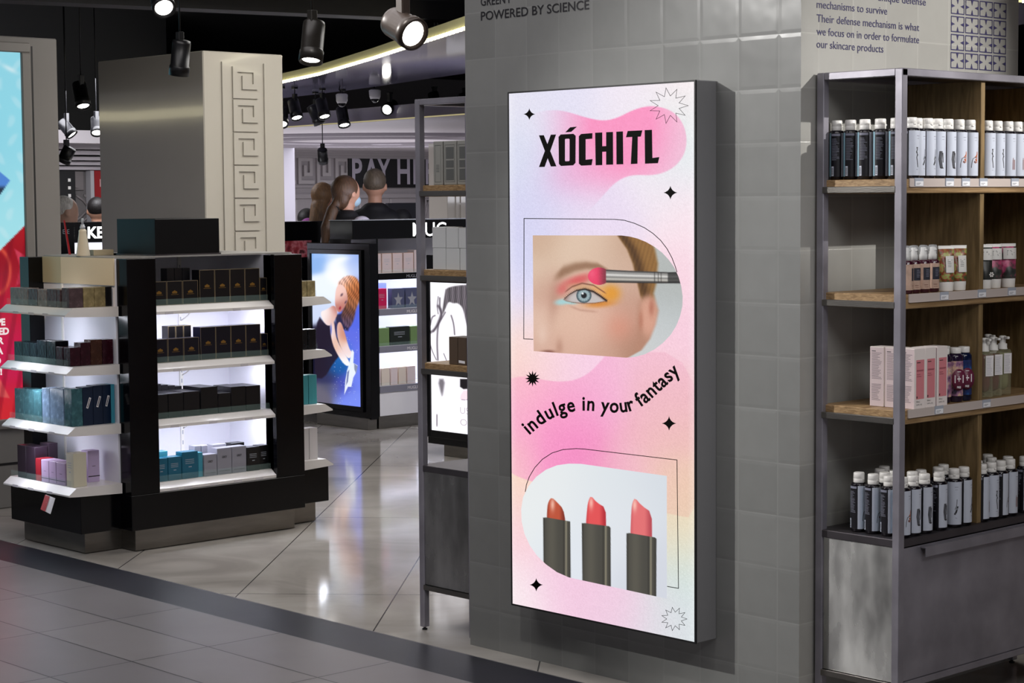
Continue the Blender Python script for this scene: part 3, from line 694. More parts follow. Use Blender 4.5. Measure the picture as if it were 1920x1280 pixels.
# --- picture of the made-up eye
def blur_e(X, Y, cx, cy, rx, ry, s=1., ang=0.):
    ca, sa = math.cos(ang), math.sin(ang); u = ((X-cx)*ca+(Y-cy)*sa)/rx; v = (-(X-cx)*sa+(Y-cy)*ca)/ry
    return np.exp(-((u*u+v*v)**s))
def paint_eye(px, py):
    X = (px-940)*3.765; Y = (py-380)*3.765
    c = rbf(X, Y, [(300, 260, (206, 174, 150)), (480, 330, (224, 198, 176)), (700, 300, (222, 194, 172)), (860, 330, (196, 160, 136)), (250, 520, (222, 196, 174)), (330, 640, (196, 150, 132)), (260, 800, (226, 194, 176)), (420, 820, (226, 190, 168)), (560, 900, (226, 188, 168)), (700, 820, (222, 182, 162)), (850, 860, (210, 158, 140)), (930, 700, (196, 152, 132)), (900, 560, (208, 174, 154)), (930, 980, (176, 132, 110)), (700, 1040, (204, 162, 142)), (300, 1000, (214, 174, 156)), (450, 980, (214, 172, 152)), (800, 430, (214, 184, 164)), (590, 450, (218, 188, 166))], 95)
    bgx = np.interp(Y, [230, 330, 430, 560, 640, 760, 860, 960, 1040, 1090], [1040, 1085, 1105, 1095, 1075, 1110, 1090, 1050, 990, 900])
    hx = np.interp(Y, [230, 330, 430, 520, 600, 690, 800], [815, 885, 925, 945, 965, 985, 1010])
    hair = mixc(mixc(c, (150, 108, 58), np.ones_like(X)), (84, 56, 30), .85*np.exp(-((X-hx-40)/38)**2)+.2*np.sin(X*.11+Y*.03)**2)
    a = sm(-8, 14, X-hx)*sm(720, 640, Y); c = c*(1-a[:, None])+hair*a[:, None]
    c = mixc(c, (182, 134, 112), sm(-30, 30, X-(965-(Y-700)*.06))*sm(640, 720, Y)*.6)
    c = mixc(c, (214, 160, 138), blur_e(X, Y, 1040, 800, 62, 150, 2.5)); c = mixc(c, (172, 104, 84), .7*blur_e(X, Y, 1060, 740, 20, 60, 1.2)); c = mixc(c, (176, 112, 90), .6*blur_e(X, Y, 985, 830, 18, 70, 1.2))
    bg = rbf(X, Y, [(1120, 400, (182, 186, 184)), (1200, 600, (176, 180, 178)), (1180, 850, (196, 202, 204)), (1050, 1040, (206, 208, 208))], 150)
    a = sm(-16, 16, X-bgx); c = c*(1-a[:, None])+bg*a[:, None]
    # nose
    c = mixc(c, (172, 124, 104), .5*blur_e(X, Y, 410, 1020, 26, 60, 1.1)); c = mixc(c, (120, 70, 58), .8*blur_e(X, Y, 330, 1052, 50, 14, 1.3)); c = mixc(c, (236, 208, 192), .5*blur_e(X, Y, 290, 930, 40, 70)); c = mixc(c, (168, 120, 102), .35*blur_e(X, Y, 370, 700, 40, 150, 1, .1))
    # brow
    by = np.interp(X, [370, 440, 520, 600, 680, 760], [535, 485, 455, 443, 448, 475]); bt = np.interp(X, [370, 440, 560, 680, 770], [26, 40, 32, 24, 6])
    c = mixc(c, (132, 92, 66), .86*np.exp(-(np.abs(Y-by)/bt)**2.6)*sm(350, 430, X)*sm(790, 700, X)*(.85+.15*np.sin(X*.5+Y*.8)))
    # shadows on the lid
    c = mixc(c, (214, 78, 82), .80*blur_e(X, Y, 545, 545, 120, 38, 1.3, -.30)); c = mixc(c, (216, 92, 92), .6*blur_e(X, Y, 430, 612, 46, 34, 1.2, -.7)); c = mixc(c, (226, 150, 40), .85*blur_e(X, Y, 770, 640, 72, 66, 1.5)); c = mixc(c, (214, 130, 40), .8*blur_e(X, Y, 690, 715, 100, 24, 1.3, -.08))
    c = mixc(c, (206, 160, 120), .85*blur_e(X, Y, 590, 600, 110, 30, 1.6, .12)); c = mixc(c, (234, 168, 92), .6*blur_e(X, Y, 690, 615, 60, 30, 1.4, .4))
    c = mixc(c, (160, 214, 220), .85*blur_e(X, Y, 428, 700, 52, 22, 1.6, -.1)); c = mixc(c, (160, 214, 220), .8*blur_e(X, Y, 492, 704, 44, 14, 1.6, .1))
    cy = np.interp(X, [450, 500, 570, 650, 740], [630, 592, 568, 582, 640]); c = mixc(c, (104, 58, 44), .8*np.exp(-((Y-cy)/5)**2)*sm(440, 470, X)*sm(750, 720, X))
    up_ = np.interp(X, [436, 480, 530, 590, 650, 700, 742], [686, 648, 620, 610, 628, 660, 692]); lo = np.interp(X, [436, 500, 580, 660, 742], [686, 700, 708, 706, 692])
    eye = sm(-3, 3, Y-up_)*sm(3, -3, Y-lo)*sm(434, 440, X)*sm(744, 738, X)
    white = mixc(np.tile(np.array([[196, 188, 186]])/255., (len(X), 1)), (150, 120, 112), .5*np.exp(-((Y-up_)/16)**2)+.5*np.exp(-((X-450)/30)**2))
    r = np.hypot(X-583, Y-654); ir = mixc(np.tile(np.array([[142, 164, 170]])/255., (len(X), 1)), (70, 86, 94), sm(34, 50, r)); ir = mixc(ir, (190, 204, 204), .5*np.exp(-((r-32)/10)**2)*(.5+.5*np.sin(np.arctan2(Y-654, X-583)*14))); ir = mixc(ir, (22, 24, 28), sm(23, 17, r)); ir = mixc(ir, (240, 244, 246), blur_e(X, Y, 574, 640, 8, 8, 3))
    white = white*(1-sm(56, 51, r)[:, None])+ir*sm(56, 51, r)[:, None]; c = c*(1-eye[:, None])+white*eye[:, None]
    c = mixc(c, (34, 22, 20), .95*np.exp(-((Y-up_+1)/np.interp(X, [440, 600, 740], [3, 6, 9]))**2)*sm(436, 450, X)*sm(752, 742, X)); c = mixc(c, (120, 76, 60), .6*np.exp(-((Y-lo-2)/3.5)**2)*sm(440, 460, X)*sm(744, 730, X))
    c = mixc(c, (176, 130, 112), .45*np.exp(-((Y-np.interp(X, [460, 560, 680], [722, 758, 770]))/9)**2)*sm(460, 520, X)*sm(700, 640, X)); c = mixc(c, (222, 140, 116), .4*blur_e(X, Y, 830, 880, 90, 90))
    # brush
    fy0 = np.interp(X, [738, 900, 1180], [472, 480, 490]); fy1 = np.interp(X, [738, 1180], [563, 569]); v = (Y-fy0)/(fy1-fy0)
    metal = rbf(v, v*0, [(0., 0, (64, 62, 62)), (.22, 0, (150, 148, 146)), (.42, 0, (226, 224, 220)), (.55, 0, (120, 118, 116)), (.72, 0, (198, 194, 186)), (.9, 0, (84, 80, 78)), (1., 0, (30, 28, 28))], .07)
    metal = mixc(metal, (50, 48, 46), .7*(np.exp(-((X-1082)/3.5)**2)+np.exp(-((X-1108)/3)**2)+np.exp(-((X-1128)/3)**2))); hm_ = metal*.28
    metal = metal*(1-sm(1170, 1180, X)[:, None])+(hm_+.10)*sm(1170, 1180, X)[:, None]
    a = sm(-.04, .03, v)*sm(1.04, .97, v)*sm(735, 741, X); c = c*(1-a[:, None])+metal*a[:, None]
    br = mixc(np.tile(np.array([[232, 66, 104]])/255., (len(X), 1)), (92, 44, 52), sm(665, 745, X)*(.75+.25*np.sin(Y*.55+X*.05))); br = mixc(br, (250, 110, 140), .5*blur_e(X, Y, 640, 500, 25, 40))
    a = sm(1.06, .96, ((X-690)/78)**2+((Y-518)/61)**2)*sm(742, 736, X); c = c*(1-a[:, None])+br*a[:, None]
    return c+rng.normal(0, .008, (len(px), 1))
eL = Z3([(222, 230), (228, 1047)])
eR = Z3([(850, 231), (905, 238), (960, 252), (1020, 276), (1080, 310), (1135, 352), (1180, 400), (1220, 455), (1250, 520), (1270, 590), (1280, 660), (1278, 730), (1262, 800), (1235, 868), (1195, 932), (1140, 990), (1080, 1035), (1010, 1070), (940, 1088), (880, 1093)])
NR = 250
# the top edge row runs from the left corner to the start of the round; rows interpolate between both sides
rowsE = edge_rows(eL, eR, NR)
raster('eye_picture', LB, pgrid(rowsE, BX-.0018, 290), paint_eye, picture_mat('eye_print', 1.07, .3))
la = MB(); le = lambda a, b: onbox(940+a/3.765, 380+b/3.765, .0024)
for i in range(30):
    t = i/29; x_ = 452+288*t; y_ = float(np.interp(x_, [436, 480, 530, 590, 650, 700, 742], [686, 648, 620, 610, 628, 660, 692])); L_ = 16+20*math.sin(t*2.6+.3)*(.7+.3*random.random()); dx = (-.75+1.75*t)
    la.add([le(x_-1.9, y_+1), le(x_+1.9, y_+1), le(x_+dx*L_, y_-L_*.62)], [(0, 1, 2)])
for i in range(22):
    x_ = 500+230*i/21; y_ = float(np.interp(x_, [436, 500, 580, 660, 742], [686, 700, 708, 706, 692])); L_ = 12+8*random.random(); la.add([le(x_-1.0, y_), le(x_+1.0, y_), le(x_+(i/21-.35)*L_, y_+L_)], [(0, 1, 2)])
la.build('lashes', mat('lash_ink', (28, 18, 16), .7, spec=.05), LB, world=True)
# --- picture of three lipsticks
def paint_lips(px, py):
    X = (px-940)*2.2075; Y = (py-660)*2.2075
    c = rbf(X, Y, [(200, 520, (232, 236, 238)), (450, 540, (224, 230, 234)), (660, 540, (214, 220, 228)), (300, 800, (226, 232, 240)), (650, 900, (212, 216, 226)), (480, 700, (226, 230, 236)), (120, 640, (236, 240, 240))], 110)
    for tube_, bul, colr, col2, hx_ in (
        ([(173, 684), (190, 684), (285, 700), (289, 1100), (176, 1100)], [(188, 690), (190, 640), (196, 615), (209, 600), (232, 622), (256, 648), (266, 700)], (190, 84, 58), (120, 44, 34), 212),
        ([(333, 708), (345, 707), (446, 720), (452, 727), (454, 1100), (337, 1100)], [(350, 712), (355, 645), (360, 615), (371, 593), (395, 622), (432, 644), (434, 722)], (228, 84, 86), (178, 44, 54), 372),
        ([(518, 750), (530, 748), (635, 766), (642, 772), (641, 1100), (519, 1100)], [(534, 754), (538, 650), (543, 620), (553, 602), (580, 634), (623, 664), (624, 768)], (228, 114, 116), (184, 74, 84), 552)):
        bul2 = [(bul[0][0], bul[0][1]+60)]+bul+[(bul[-1][0], bul[-1][1]+60)]; m_ = inpoly(X, Y, smooth_poly(bul2, 1), 1.3); xx = (X-bul[0][0])/(bul[-1][0]-bul[0][0])
        cc_ = mixc(np.tile(np.array([colr])/255., (len(X), 1)), col2, np.clip(.9*sm(.62, .95, xx)+.5*sm(.18, 0, xx), 0, 1)); cc_ = mixc(cc_, (255, 214, 196), .75*blur_e(X, Y, hx_, bul[3][1]+30, 9, 26)); c = c*(1-m_[:, None])+cc_*m_[:, None]
        m_ = inpoly(X, Y, tube_, 1.2); x0_, x1_ = tube_[0][0], tube_[-2][0]; xx = (X-x0_)/(x1_-x0_)
        cc_ = mixc(np.tile(np.array([[74, 72, 66]])/255., (len(X), 1)), (136, 130, 112), np.exp(-((xx-.82)/.035)**2)+.25*np.exp(-((xx-.3)/.2)**2)); cc_ = mixc(cc_, (40, 38, 34), .7*np.exp(-(xx/.05)**2)+.6*np.exp(-((xx-1)/.05)**2)+.4*np.exp(-((xx-.74)/.03)**2))
        c = c*(1-m_[:, None])+cc_*m_[:, None]
    return c
lL = Z4([(330, 462), (280, 461), (230, 468), (185, 486), (145, 515), (112, 555), (90, 600), (82, 650), (84, 700), (96, 752), (118, 800), (148, 842), (185, 878), (230, 910), (280, 932)])
lR = Z4([(685, 512), (685, 1020)])
raster('lipstick_picture', LB, pgrid(edge_rows(lL, lR, 240), BX-.0018, 240), paint_lips, picture_mat('lipstick_print', 1.07, .3))
# --- line work, stars and lettering
INK = mat('poster_ink', (10, 9, 8), .6, spec=.05)
ln = MB(); fb = lambda a, b: onbox(a, b, .0026)
ln.line(Z3([(225, 964), (158, 960), (160, 111), (800, 117)]+[(870, 124), (940, 145), (1010, 176), (1070, 216), (1125, 266), (1170, 325), (1205, 390), (1228, 450), (1240, 490)]), 1.35, fb)
ln.line(Z4([(99, 578), (104, 548), (116, 515), (138, 478), (170, 443), (210, 417), (255, 403), (310, 399), (345, 401), (727, 446), (733, 977), (686, 969)]), 1.35, fb)
ln.build('frame_lines', INK, LB, world=True)
def star(cx, cy, ro, ri, n_, rot=0., sy=1.05): return [(cx+(ro if i_ % 2 == 0 else ri)*math.cos(rot+PI*i_/n_), cy+(ro if i_ % 2 == 0 else ri)*math.sin(rot+PI*i_/n_)*sy) for i_ in range(2*n_)]
for cx, cy, r_ in ((992.5, 214, 11), (1257, 361, 13), (1254.5, 793.5, 13.5), (1005.5, 1096, 12.5)):
    pts = []
    for q in range(4):
        a0, a1 = q*PI/2, (q+1)*PI/2; p0_, p1_ = (math.cos(a0), math.sin(a0)), (math.cos(a1), math.sin(a1)); mid = (math.cos((a0+a1)/2)*.33, math.sin((a0+a1)/2)*.33)
        for k_ in range(5):
            t = k_/5; pts.append((cx+r_*((1-t)**2*p0_[0]+2*t*(1-t)*mid[0]*.75+t*t*p1_[0]), cy+r_*((1-t)**2*p0_[1]+2*t*(1-t)*mid[1]*.75+t*t*p1_[1])))
    s_ = MB(); n_ = len(pts); s_.add([fb(cx, cy)]+[fb(*p) for p in pts], [(0, i_+1, (i_+1) % n_+1) for i_ in range(n_)]); s_.build('sparkle', INK, LB, world=True)
s_ = MB(); pts = star(998.5, 709.5, 14.5, 7.2, 12); s_.add([fb(998.5, 709.5)]+[fb(*p) for p in pts], [(0, i_+1, (i_+1) % 24+1) for i_ in range(24)]); s_.build('solid_star', INK, LB, world=True)
for cx, cy, ro, ri in ((1254, 198, 36.5, 20), (1264, 1160, 24, 14)):
    s_ = MB(); s_.line(star(cx, cy, ro, ri, 11, .0, .92), .85, fb, closed=True); s_.build('outline_star', INK, LB, world=True)
fx_ = lambda a, b: onbox(870+a/3.047, b/3.047, .0030)
lt = MB()
def poly2(mb, pts, f_, m=0): mb.add([f_(*p) for p in pts], [tuple(range(len(pts)))], m)
poly2(lt, [(428, 773), (456, 772), (528, 950), (496, 951)], fx_)
lt2 = MB(); poly2(lt2, [(496, 769), (526, 768), (461, 953), (428, 954)], lambda a, b: onbox(870+a/3.047, b/3.047, .0033))
def ring(mb, out, inn, f_):
    n_ = len(out); mb.add([f_(*p) for p in out]+[f_(*p) for p in inn], [(i_, (i_+1) % n_, n_+(i_+1) % n_, n_+i_) for i_ in range(n_)])
ring(lt, [(540, 782), (552, 768), (625, 764), (638, 775), (637, 930), (624, 944), (554, 948), (542, 936)], [(577, 797), (580, 793), (600, 792), (603, 796), (603, 916), (600, 920), (580, 921), (577, 917)], fx_)
poly2(lt, [(578, 756), (606, 727), (646, 723), (612, 753)], fx_)
for q in ([(656, 778), (669, 765), (695, 763), (695, 945), (669, 946), (656, 934)], [(695, 763), (734, 760), (733, 792), (695, 795)], [(695, 912), (735, 908), (729, 943), (695, 945)],
          [(749, 758), (790, 756), (790, 943), (752, 944)], [(812, 755), (851, 753), (852, 940), (812, 941)], [(790, 835), (812, 834), (812, 866), (790, 867)], [(870, 752), (908, 750), (910, 938), (871, 939)],
          [(935, 748), (1019, 744), (1010, 780), (925, 784)], [(961, 782), (993, 780), (991, 935), (953, 937)], [(1032, 743), (1074, 741), (1077, 933), (1034, 935)], [(1076, 902), (1116, 897), (1108, 932), (1077, 933)]): poly2(lt, q, fx_)
lt.v += []; nb = len(lt.v); lt.add(lt2.v, lt2.f); lt.build('brand_lettering', INK, LB, world=True)
# curved slogan
path = smooth_poly(Z4([(114, 343), (150, 312), (190, 283), (235, 259), (290, 245), (345, 239), (400, 244), (450, 249), (500, 249), (545, 241), (590, 219), (640, 175), (690, 130), (742, 84)]), 2, closed=False)
pa = np.array(path); cum = np.concatenate([[0], np.cumsum(np.hypot(*np.diff(pa, axis=0).T))]); SL = 'indulge in your fantasy'
def adv(s_): v = glyphs(s_+'|')[0]; return max(p[0] for p in v)
tot = adv(SL)-adv(''); kk = (cum[-1]-0)/tot; sl = MB(); hgt = 27.5/1.0
for i_, ch in enumerate(SL):
    if ch == ' ': continue
    a0 = (adv(SL[:i_])-adv(''))*kk; w_ = (adv(SL[:i_+1])-adv(SL[:i_]))*kk; s0 = a0+w_/2; t = np.interp(s0, cum, np.arange(len(pa))); j_ = int(min(t, len(pa)-2))
    p_ = pa[j_]+(pa[j_+1]-pa[j_])*(t-j_); d_ = pa[min(j_+3, len(pa)-1)]-pa[max(j_-2, 0)]; d_ = d_/np.hypot(*d_); nn_ = np.array([d_[1], -d_[0]])
    vs, fs = glyphs(ch, .024); mx = (min(v[0] for v in vs)+max(v[0] for v in vs))/2
    sl.add([onbox(*(p_+d_*(v[0]-mx)*kk*.90+nn_*v[1]*kk*1.06), lift=.003) for v in vs], fs)
    if i_+1 == len(SL) or SL[i_+1] == ' ': sl.build('slogan_word', INK, LB, world=True); sl = MB()

# lettering on the tiles
INKB = mat('wall_ink_black', (16, 14, 22), .5); INKN = mat('wall_ink_navy', (44, 40, 84), .5)
t_ = MB(); f_ = lambda a, b: (XP-.0012, a, b)
write(t_, 'POWERED BY SCIENCE', lambda a, b: (XP-.0012, 5.287-a, b), .548, .0305, bold=.012, b0=2.297-.0)
write(t_, 'GREEN P', lambda a, b: (XP-.0012, 5.287-a, b), .165, .0305, bold=.012, b0=2.349)
tag(t_.build('wall_lettering', INKB), 'black capital lettering POWERED BY SCIENCE printed on the grey tiles above the lightbox', 'lettering')
t_ = MB()
for s_, x1_, z_ in (('our skincare products', 5.235, 2.118), ("we focus on in order to formulate", 5.430, 2.157), ('Their defense mechanism is what', 5.430, 2.197), ('mechanisms to survive', 5.254, 2.240), ('unique defense', 5.466, 2.282)):
    xl_ = 5.205 if s_.startswith('unique') else 4.890
    write(t_, s_, lambda a, b: (a, YP-.0012, b), x1_-xl_, .0235, bold=.0, a0=xl_, b0=z_-.003)
tag(t_.build('wall_lettering', INKN), 'navy paragraph about defense mechanisms printed on the light tiles above the shelf', 'lettering')
mo = MB(); fw = lambda a, b: (a, YP-.0012, b)
for c_ in range(4):
    for r_ in range(4):
        x0 = 5.610+.0845*c_+.001; x1 = x0+.0775; z0 = 2.081+.0602*r_; z1 = z0+.0535; e = .0032; xm, zm = (x0+x1)/2, (z0+z1)/2
        for q in ([(x0, z0), (x1, z0), (x1, z0+e), (x0, z0+e)], [(x0, z1-e), (x1, z1-e), (x1, z1), (x0, z1)], [(x0, z0+e), (x0+e, z0+e), (x0+e, z1-e), (x0, z1-e)], [(x1-e, z0+e), (x1, z0+e), (x1, z1-e), (x1-e, z1-e)],
                  [(xm-.006, z0+e), (xm+.006, z0+e), (xm, z0+.020)], [(xm-.006, z1-e), (xm, z1-.020), (xm+.006, z1-e)], [(x0+e, zm-.006), (x0+.023, zm), (x0+e, zm+.006)], [(x1-e, zm-.006), (x1-e, zm+.006), (x1-.023, zm)]):
            mo.add([fw(*p) for p in q], [tuple(range(len(q)))])
tag(mo.build('wall_motif', INKN), 'navy grid of four-pointed star tiles printed right of the navy paragraph', 'decoration')

# ================================================================ METAL SHELF UNITS BESIDE THE PILLAR
def shelf_unit(x0, x1, yf, yb, levels, cab, bot, top, label, mirror=False):
    """steel frame, oak planks, closed metal cabinet below; yf is the open front"""
    u = thing('metal_shelf_unit', (x0, min(yf, yb), 0), label, 'shelf'); P_ = .027; ya, yz = min(yf, yb), max(yf, yb)
    f = MB()
    for px_ in (x0, x1-P_):
        for py_ in (ya, yz-P_): f.bev(px_, px_+P_, py_, py_+P_, 0.012, top, .002)
    for (a, b2, c_, d) in ((x0, x1, ya, ya+P_), (x0, x1, yz-P_, yz), (x0, x0+P_, ya+P_, yz-P_), (x1-P_, x1, ya+P_, yz-P_)): f.bev(a+.001, b2-.001, c_, d, top-.022, top+.001, .002)
    for py_ in (ya, yz-P_): f.bev(x0+P_, x1-P_, py_, py_+P_, bot, bot+.02, .002)
    f.build('frame', STEELR, u, world=True)
    t = MB(); t.box(x0+.01, x1-.01, ya+.01, yz-.01, top-.008, top-.003); t.build('top_panel', STEELD, u, world=True)
    for z in levels:
        b = MB(); b.bev(x0-.002, x0+.014, ya+P_-.004, yz-P_+.004, z-.020, z, .0015); b.build('side_bar', STEEL, u, world=True)
        s_ = MB(); s_.bev(x0+.016, x1-.016, ya+.006, yz-.006, z-.022, z+.021, .002); s_.build('shelf_board', OAK, u, world=True)
    b = MB(); b.bev(x0-.001, x0+.014, ya+P_-.004, yz-P_+.004, bot-.002, bot+.018, .0015); b.build('side_bar', STEEL, u, world=True)
    c_ = MB(); c_.bev(x0+.001, x1-.001, ya+.001, yz-.001, cab-.024, cab, .002); c_.build('cabinet_top', STEELD, u, world=True)
    c_ = MB(); c_.box(x0+.006, x0+.012, ya+P_, yz-P_, bot+.02, cab-.024); c_.build('side_panel', ZINC, u, world=True)
    c_ = MB(); c_.box(x0+P_, x1-P_, yz-.02, yz-.012, bot+.02, cab-.024); c_.box(x1-.012, x1-.006, ya+P_, yz-P_, bot+.02, cab-.024); c_.box(x0+P_, x1-P_, ya+P_, yz-P_, bot+.004, bot+.018); c_.build('cabinet_body', STEELD, u, world=True)
    for px_ in (x0, x1-P_):
        for py_ in (ya, yz-P_):
            g = MB(); g.lathe([(.010, 0), (.010, .005), (.005, .006), (.005, .014)], (px_+P_/2, py_+P_/2, 0), 12); g.build('levelling_foot', BLACKM, u, world=True)
    return u
LV = (1.684, 1.335, .984)
SR = shelf_unit(4.880, 6.00, 3.497, 3.817, LV, .612, .150, 2.034, 'tall open steel and oak shelf unit standing right of the tiled pillar corner')
# front details of the right unit
PRICE = mat('price_strip', (196, 184, 178), .3); TICKET = mat('paper_ticket', (240, 240, 244), .5); TICKG = mat('ticket_sleeve', (170, 176, 188), .15)
for z in LV:
    b = MB(); b.box(4.925, 6.0-.03, 3.4995, 3.5025, z-.002, z+.023); b.box(4.925, 5.97, 3.4975, 3.4995, z-.003, z-.001); b.build('price_rail', PRICE, SR, world=True)
for z, xs in ((1.684, (4.948, 5.108, 5.195, 5.292, 5.47)), (1.335, (5.085, 5.29, 5.46)), (.984, (5.062, 5.322))):
    for x_ in xs:
        k_ = MB(); k_.box(x_, x_+.043, 3.4965, 3.4995, z-.001, z+.024, 0); k_.box(x_+.002, x_+.041, 3.4960, 3.4965, z, z+.014, 1)
        for q in range(2): k_.box(x_+.006, x_+.022+.006*q, 3.4957, 3.4960, z+.004+.004*q, z+.005+.004*q, 2)
        k_.build('price_ticket', [TICKG, TICKET, INKB], SR, world=True)
for xd in (5.318, 5.78):
    for zb, zt in ((.612, .962), (1.005, 1.313), (1.356, 1.662), (1.705, 2.012)):
        b = MB(); b.bev(xd, xd+.022, 3.512, 3.80, zb, zt, .001); b.build('divider', OAKV, SR, world=True)
    b = MB(); b.box(xd+.024, xd+.040, 3.772, 3.79, .62, 2.0, 0)
    for q in range(26): b.box(xd+.028, xd+.036, 3.7712, 3.772, .66+q*.052, .685+q*.052, 1)
    b.build('slotted_upright', [STEELD, BLACKM], SR, world=True)
b = MB(); b.box(5.335, 5.98, 3.795, 3.805, .612, 2.012); b.build('back_panel', OAKV, SR, world=True)
# double-wide oak cheek seen behind the first bay
b = MB(); b.box(4.910, 5.98, 3.504, 3.512, .172, .583); b.build('cabinet_door', STEELR, SR, world=True)
b = MB(); b.bev(5.000, 5.98, 3.486, 3.504, .574, .579, .001); b.bev(5.000, 5.98, 3.483, 3.487, .548, .579, .001); b.build('door_pull', STEELR, SR, world=True)
b = MB()
for q in range(7): b.box(5.21+q*.042, 5.245+q*.042, 3.4975, 3.499, .152, .163)
b.build('vent_slots', BLACKM, SR, world=True)

SLf = shelf_unit(4.850, 5.95, 5.706, 5.395, (1.687, 1.368, 1.012), .640, .160, 2.032, 'dark steel shelf unit standing behind the left edge of the tiled pillar')

# ---------------------------------------------------------------- bottles and packs
def cyl_pt(r, a, z): return (r*math.cos(a), r*math.sin(a), z)
def arc_strip(mb, r, a0, a1, z0, z1, m=0, n=14):
    vs = [cyl_pt(r, a0+(a1-a0)*i/n, z) for z in (z0, z1) for i in range(n+1)]
    mb.add(vs, [(i, i+1, n+2+i, n+1+i) for i in range(n)], m, True)
BOT = mat('dark_bottle_plastic', (16, 13, 20), .12, spec=.6); LABW = mat('label_pale_blue', (196, 202, 216), .4); LABD = mat('label_black', (18, 17, 24), .4); LABT = mat('label_print_grey', (128, 130, 146), .5)
LABK = mat('label_print_black', (34, 32, 36), .5); LABO = mat('label_print_orange', (176, 92, 44), .5); LABB = mat('label_print_brown', (112, 62, 52), .5); LABG = mat('label_cyan', (132, 168, 184), .35)
def shampoo(kind):
    """slim bottle; label front centred on -y, dark printed back on the other side"""
    t = thing('shampoo_bottle', (0, 0, 0), 'x', 'bottle'); R = .0245
    b = MB(); b.lathe([(R-.004, 0), (R, .003), (R, .148), (R-.003, .152), (.014, .154)], n=28, sx=1.04, sy=.96); b.build('body', BOT, t)
    b = MB(); b.lathe([(.0165, .153), (.0172, .155), (.0172, .166), (.0168, .1665), (.0172, .167), (.0168, .183), (.015, .185)], n=24); b.bev(-.004, .004, -.0195, -.016, .163, .168, .001); b.build('cap', WHITEPL, t)
    l = MB(); r = R*1.035+.0006; D = -PI/2; mats = [LABW, LABD, LABT, LABK, LABO, LABB, LABG]
    arc_strip(l, r, D-.95, D+1.05, .010, .145, 0); arc_strip(l, r, D-2.25, D-.98, .010, .145, 1); arc_strip(l, r+.0002, D-2.2, D-1.1, .136, .143, 2); arc_strip(l, r+.0002, D-2.55, D-2.27, .010, .145, 6)
    for i in range(16):
        w = .5+.45*random.random(); arc_strip(l, r+.0002, D-2.15, D-2.15+w, .126-i*.0043, .1275-i*.0043, 2, 4)
    arc_strip(l, r+.0003, D-2.2, D-1.9, .012, .042, 0, 4)
    for i in range(7): arc_strip(l, r+.0005, D-2.16, D-1.96, .016+i*.0032, .0175+i*.0032, 3, 2)
    arc_strip(l, r+.0002, D+.0, D+.45, .128, .1295, 2, 4); arc_strip(l, r+.0002, D+.05, D+.4, .120, .121, 2, 4)
    def pl(pts, w, m): l.line([(a*R, z) for a, z in pts], w, lambda a, z: cyl_pt(r+.0004, D+a/R, z), m)
    if kind == 'twig':
        pl([(-.35, .035), (-.3, .05), (-.15, .064), (.15, .067), (.4, .066)], .0016, 3); pl([(.1, .067), (.35, .072), (.5, .08)], .004, 4); pl([(.15, .062), (.45, .055)], .005, 4); pl([(.0, .055), (.25, .05)], .006, 5); pl([(.45, .085), (.4, .05)], .003, 4)
    elif kind == 'pods':
        for k_ in (-.22, -.08, .06): pl([(k_, .085), (k_-.1, .06), (k_+.05, .035), (k_+.2, .032)], .0026, 3)
        pl([(.15, .08), (.2, .05)], .003, 3)
    elif kind == 'leaf':
        pl([(.3, .09), (.25, .07), (.05, .058)], .0016, 3); pl([(.4, .068), (.2, .05), (0, .042)], .0052, 3); pl([(.1, .032), (.3, .03)], .0015, 2)
    elif kind == 'stem':
        pl([(.0, .095), (.1, .088), (-.02, .08), (.12, .074), (.02, .064), (.12, .05), (.18, .035)], .0026, 3); pl([(.02, .092), (.16, .094)], .003, 3); pl([(-.06, .082), (.1, .078)], .003, 3); pl([(.1, .07), (.22, .072)], .0025, 3); pl([(-.05, .028), (.2, .028)], .0012, 2)
    else:
        pl([(.2, .062), (.2, .03)], .0095, 5); pl([(.08, .068), (.08, .06)], .002, 5)
    l.build('label', mats, t); return t
PROTO = {k_: shampoo(k_) for k_ in ('twig', 'pods', 'leaf', 'stem', 'wood')}; PST = {}
for k_, o in PROTO.items(): o.name = 'shampoo_bottle'
PSTK = {}
def put_bottle(kind, x, y, z, rz, label, group=None):
    o = PROTO[kind]
    if PSTK.get(kind): o = copy_tree(o)
    PSTK[kind] = True; o.location = (x, y, z); o.rotation_euler = (0, 0, rz); o['label'] = label
    if group: o['group'] = group
    return o
ORD = ['first', 'second', 'third', 'fourth', 'fifth', 'sixth', 'seventh', 'eighth', 'ninth', 'tenth', 'eleventh', 'twelfth']
ZT = LV[0]+.0215
G1 = 'shampoo bottles on the top shelf'
# top shelf: column along the open side, backs turned to the viewer
for i, y_ in enumerate((3.798, 3.745, 3.690, 3.632, 3.574)):
    put_bottle('pods' if i % 2 else 'leaf', 4.957, y_, ZT, .62+.05*math.sin(i*2.3), 'dark shampoo bottle showing its black back label, %s from the wall on the top shelf' % ORD[i], G1)
for i, (k_, x_) in enumerate((('stem', 4.985), ('leaf', 5.022), ('leaf', 5.060), ('pods', 5.112), ('pods', 5.168), ('twig', 5.228), ('twig', 5.288))):
    yy = 3.532 if i else 3.528
    put_bottle(k_, x_+.0, yy+(.012 if i == 1 else 0)+(0 if i else .0), ZT, -.42+(.3 if i in (1, 2, 4) else 0), 'pale labelled shampoo bottle, %s right of the front post on the top shelf' % ORD[i], G1) if i not in (0,) else put_bottle(k_, 4.960, 3.520, ZT, -.3, 'pale labelled shampoo bottle half hidden by the front post on the top shelf', G1)
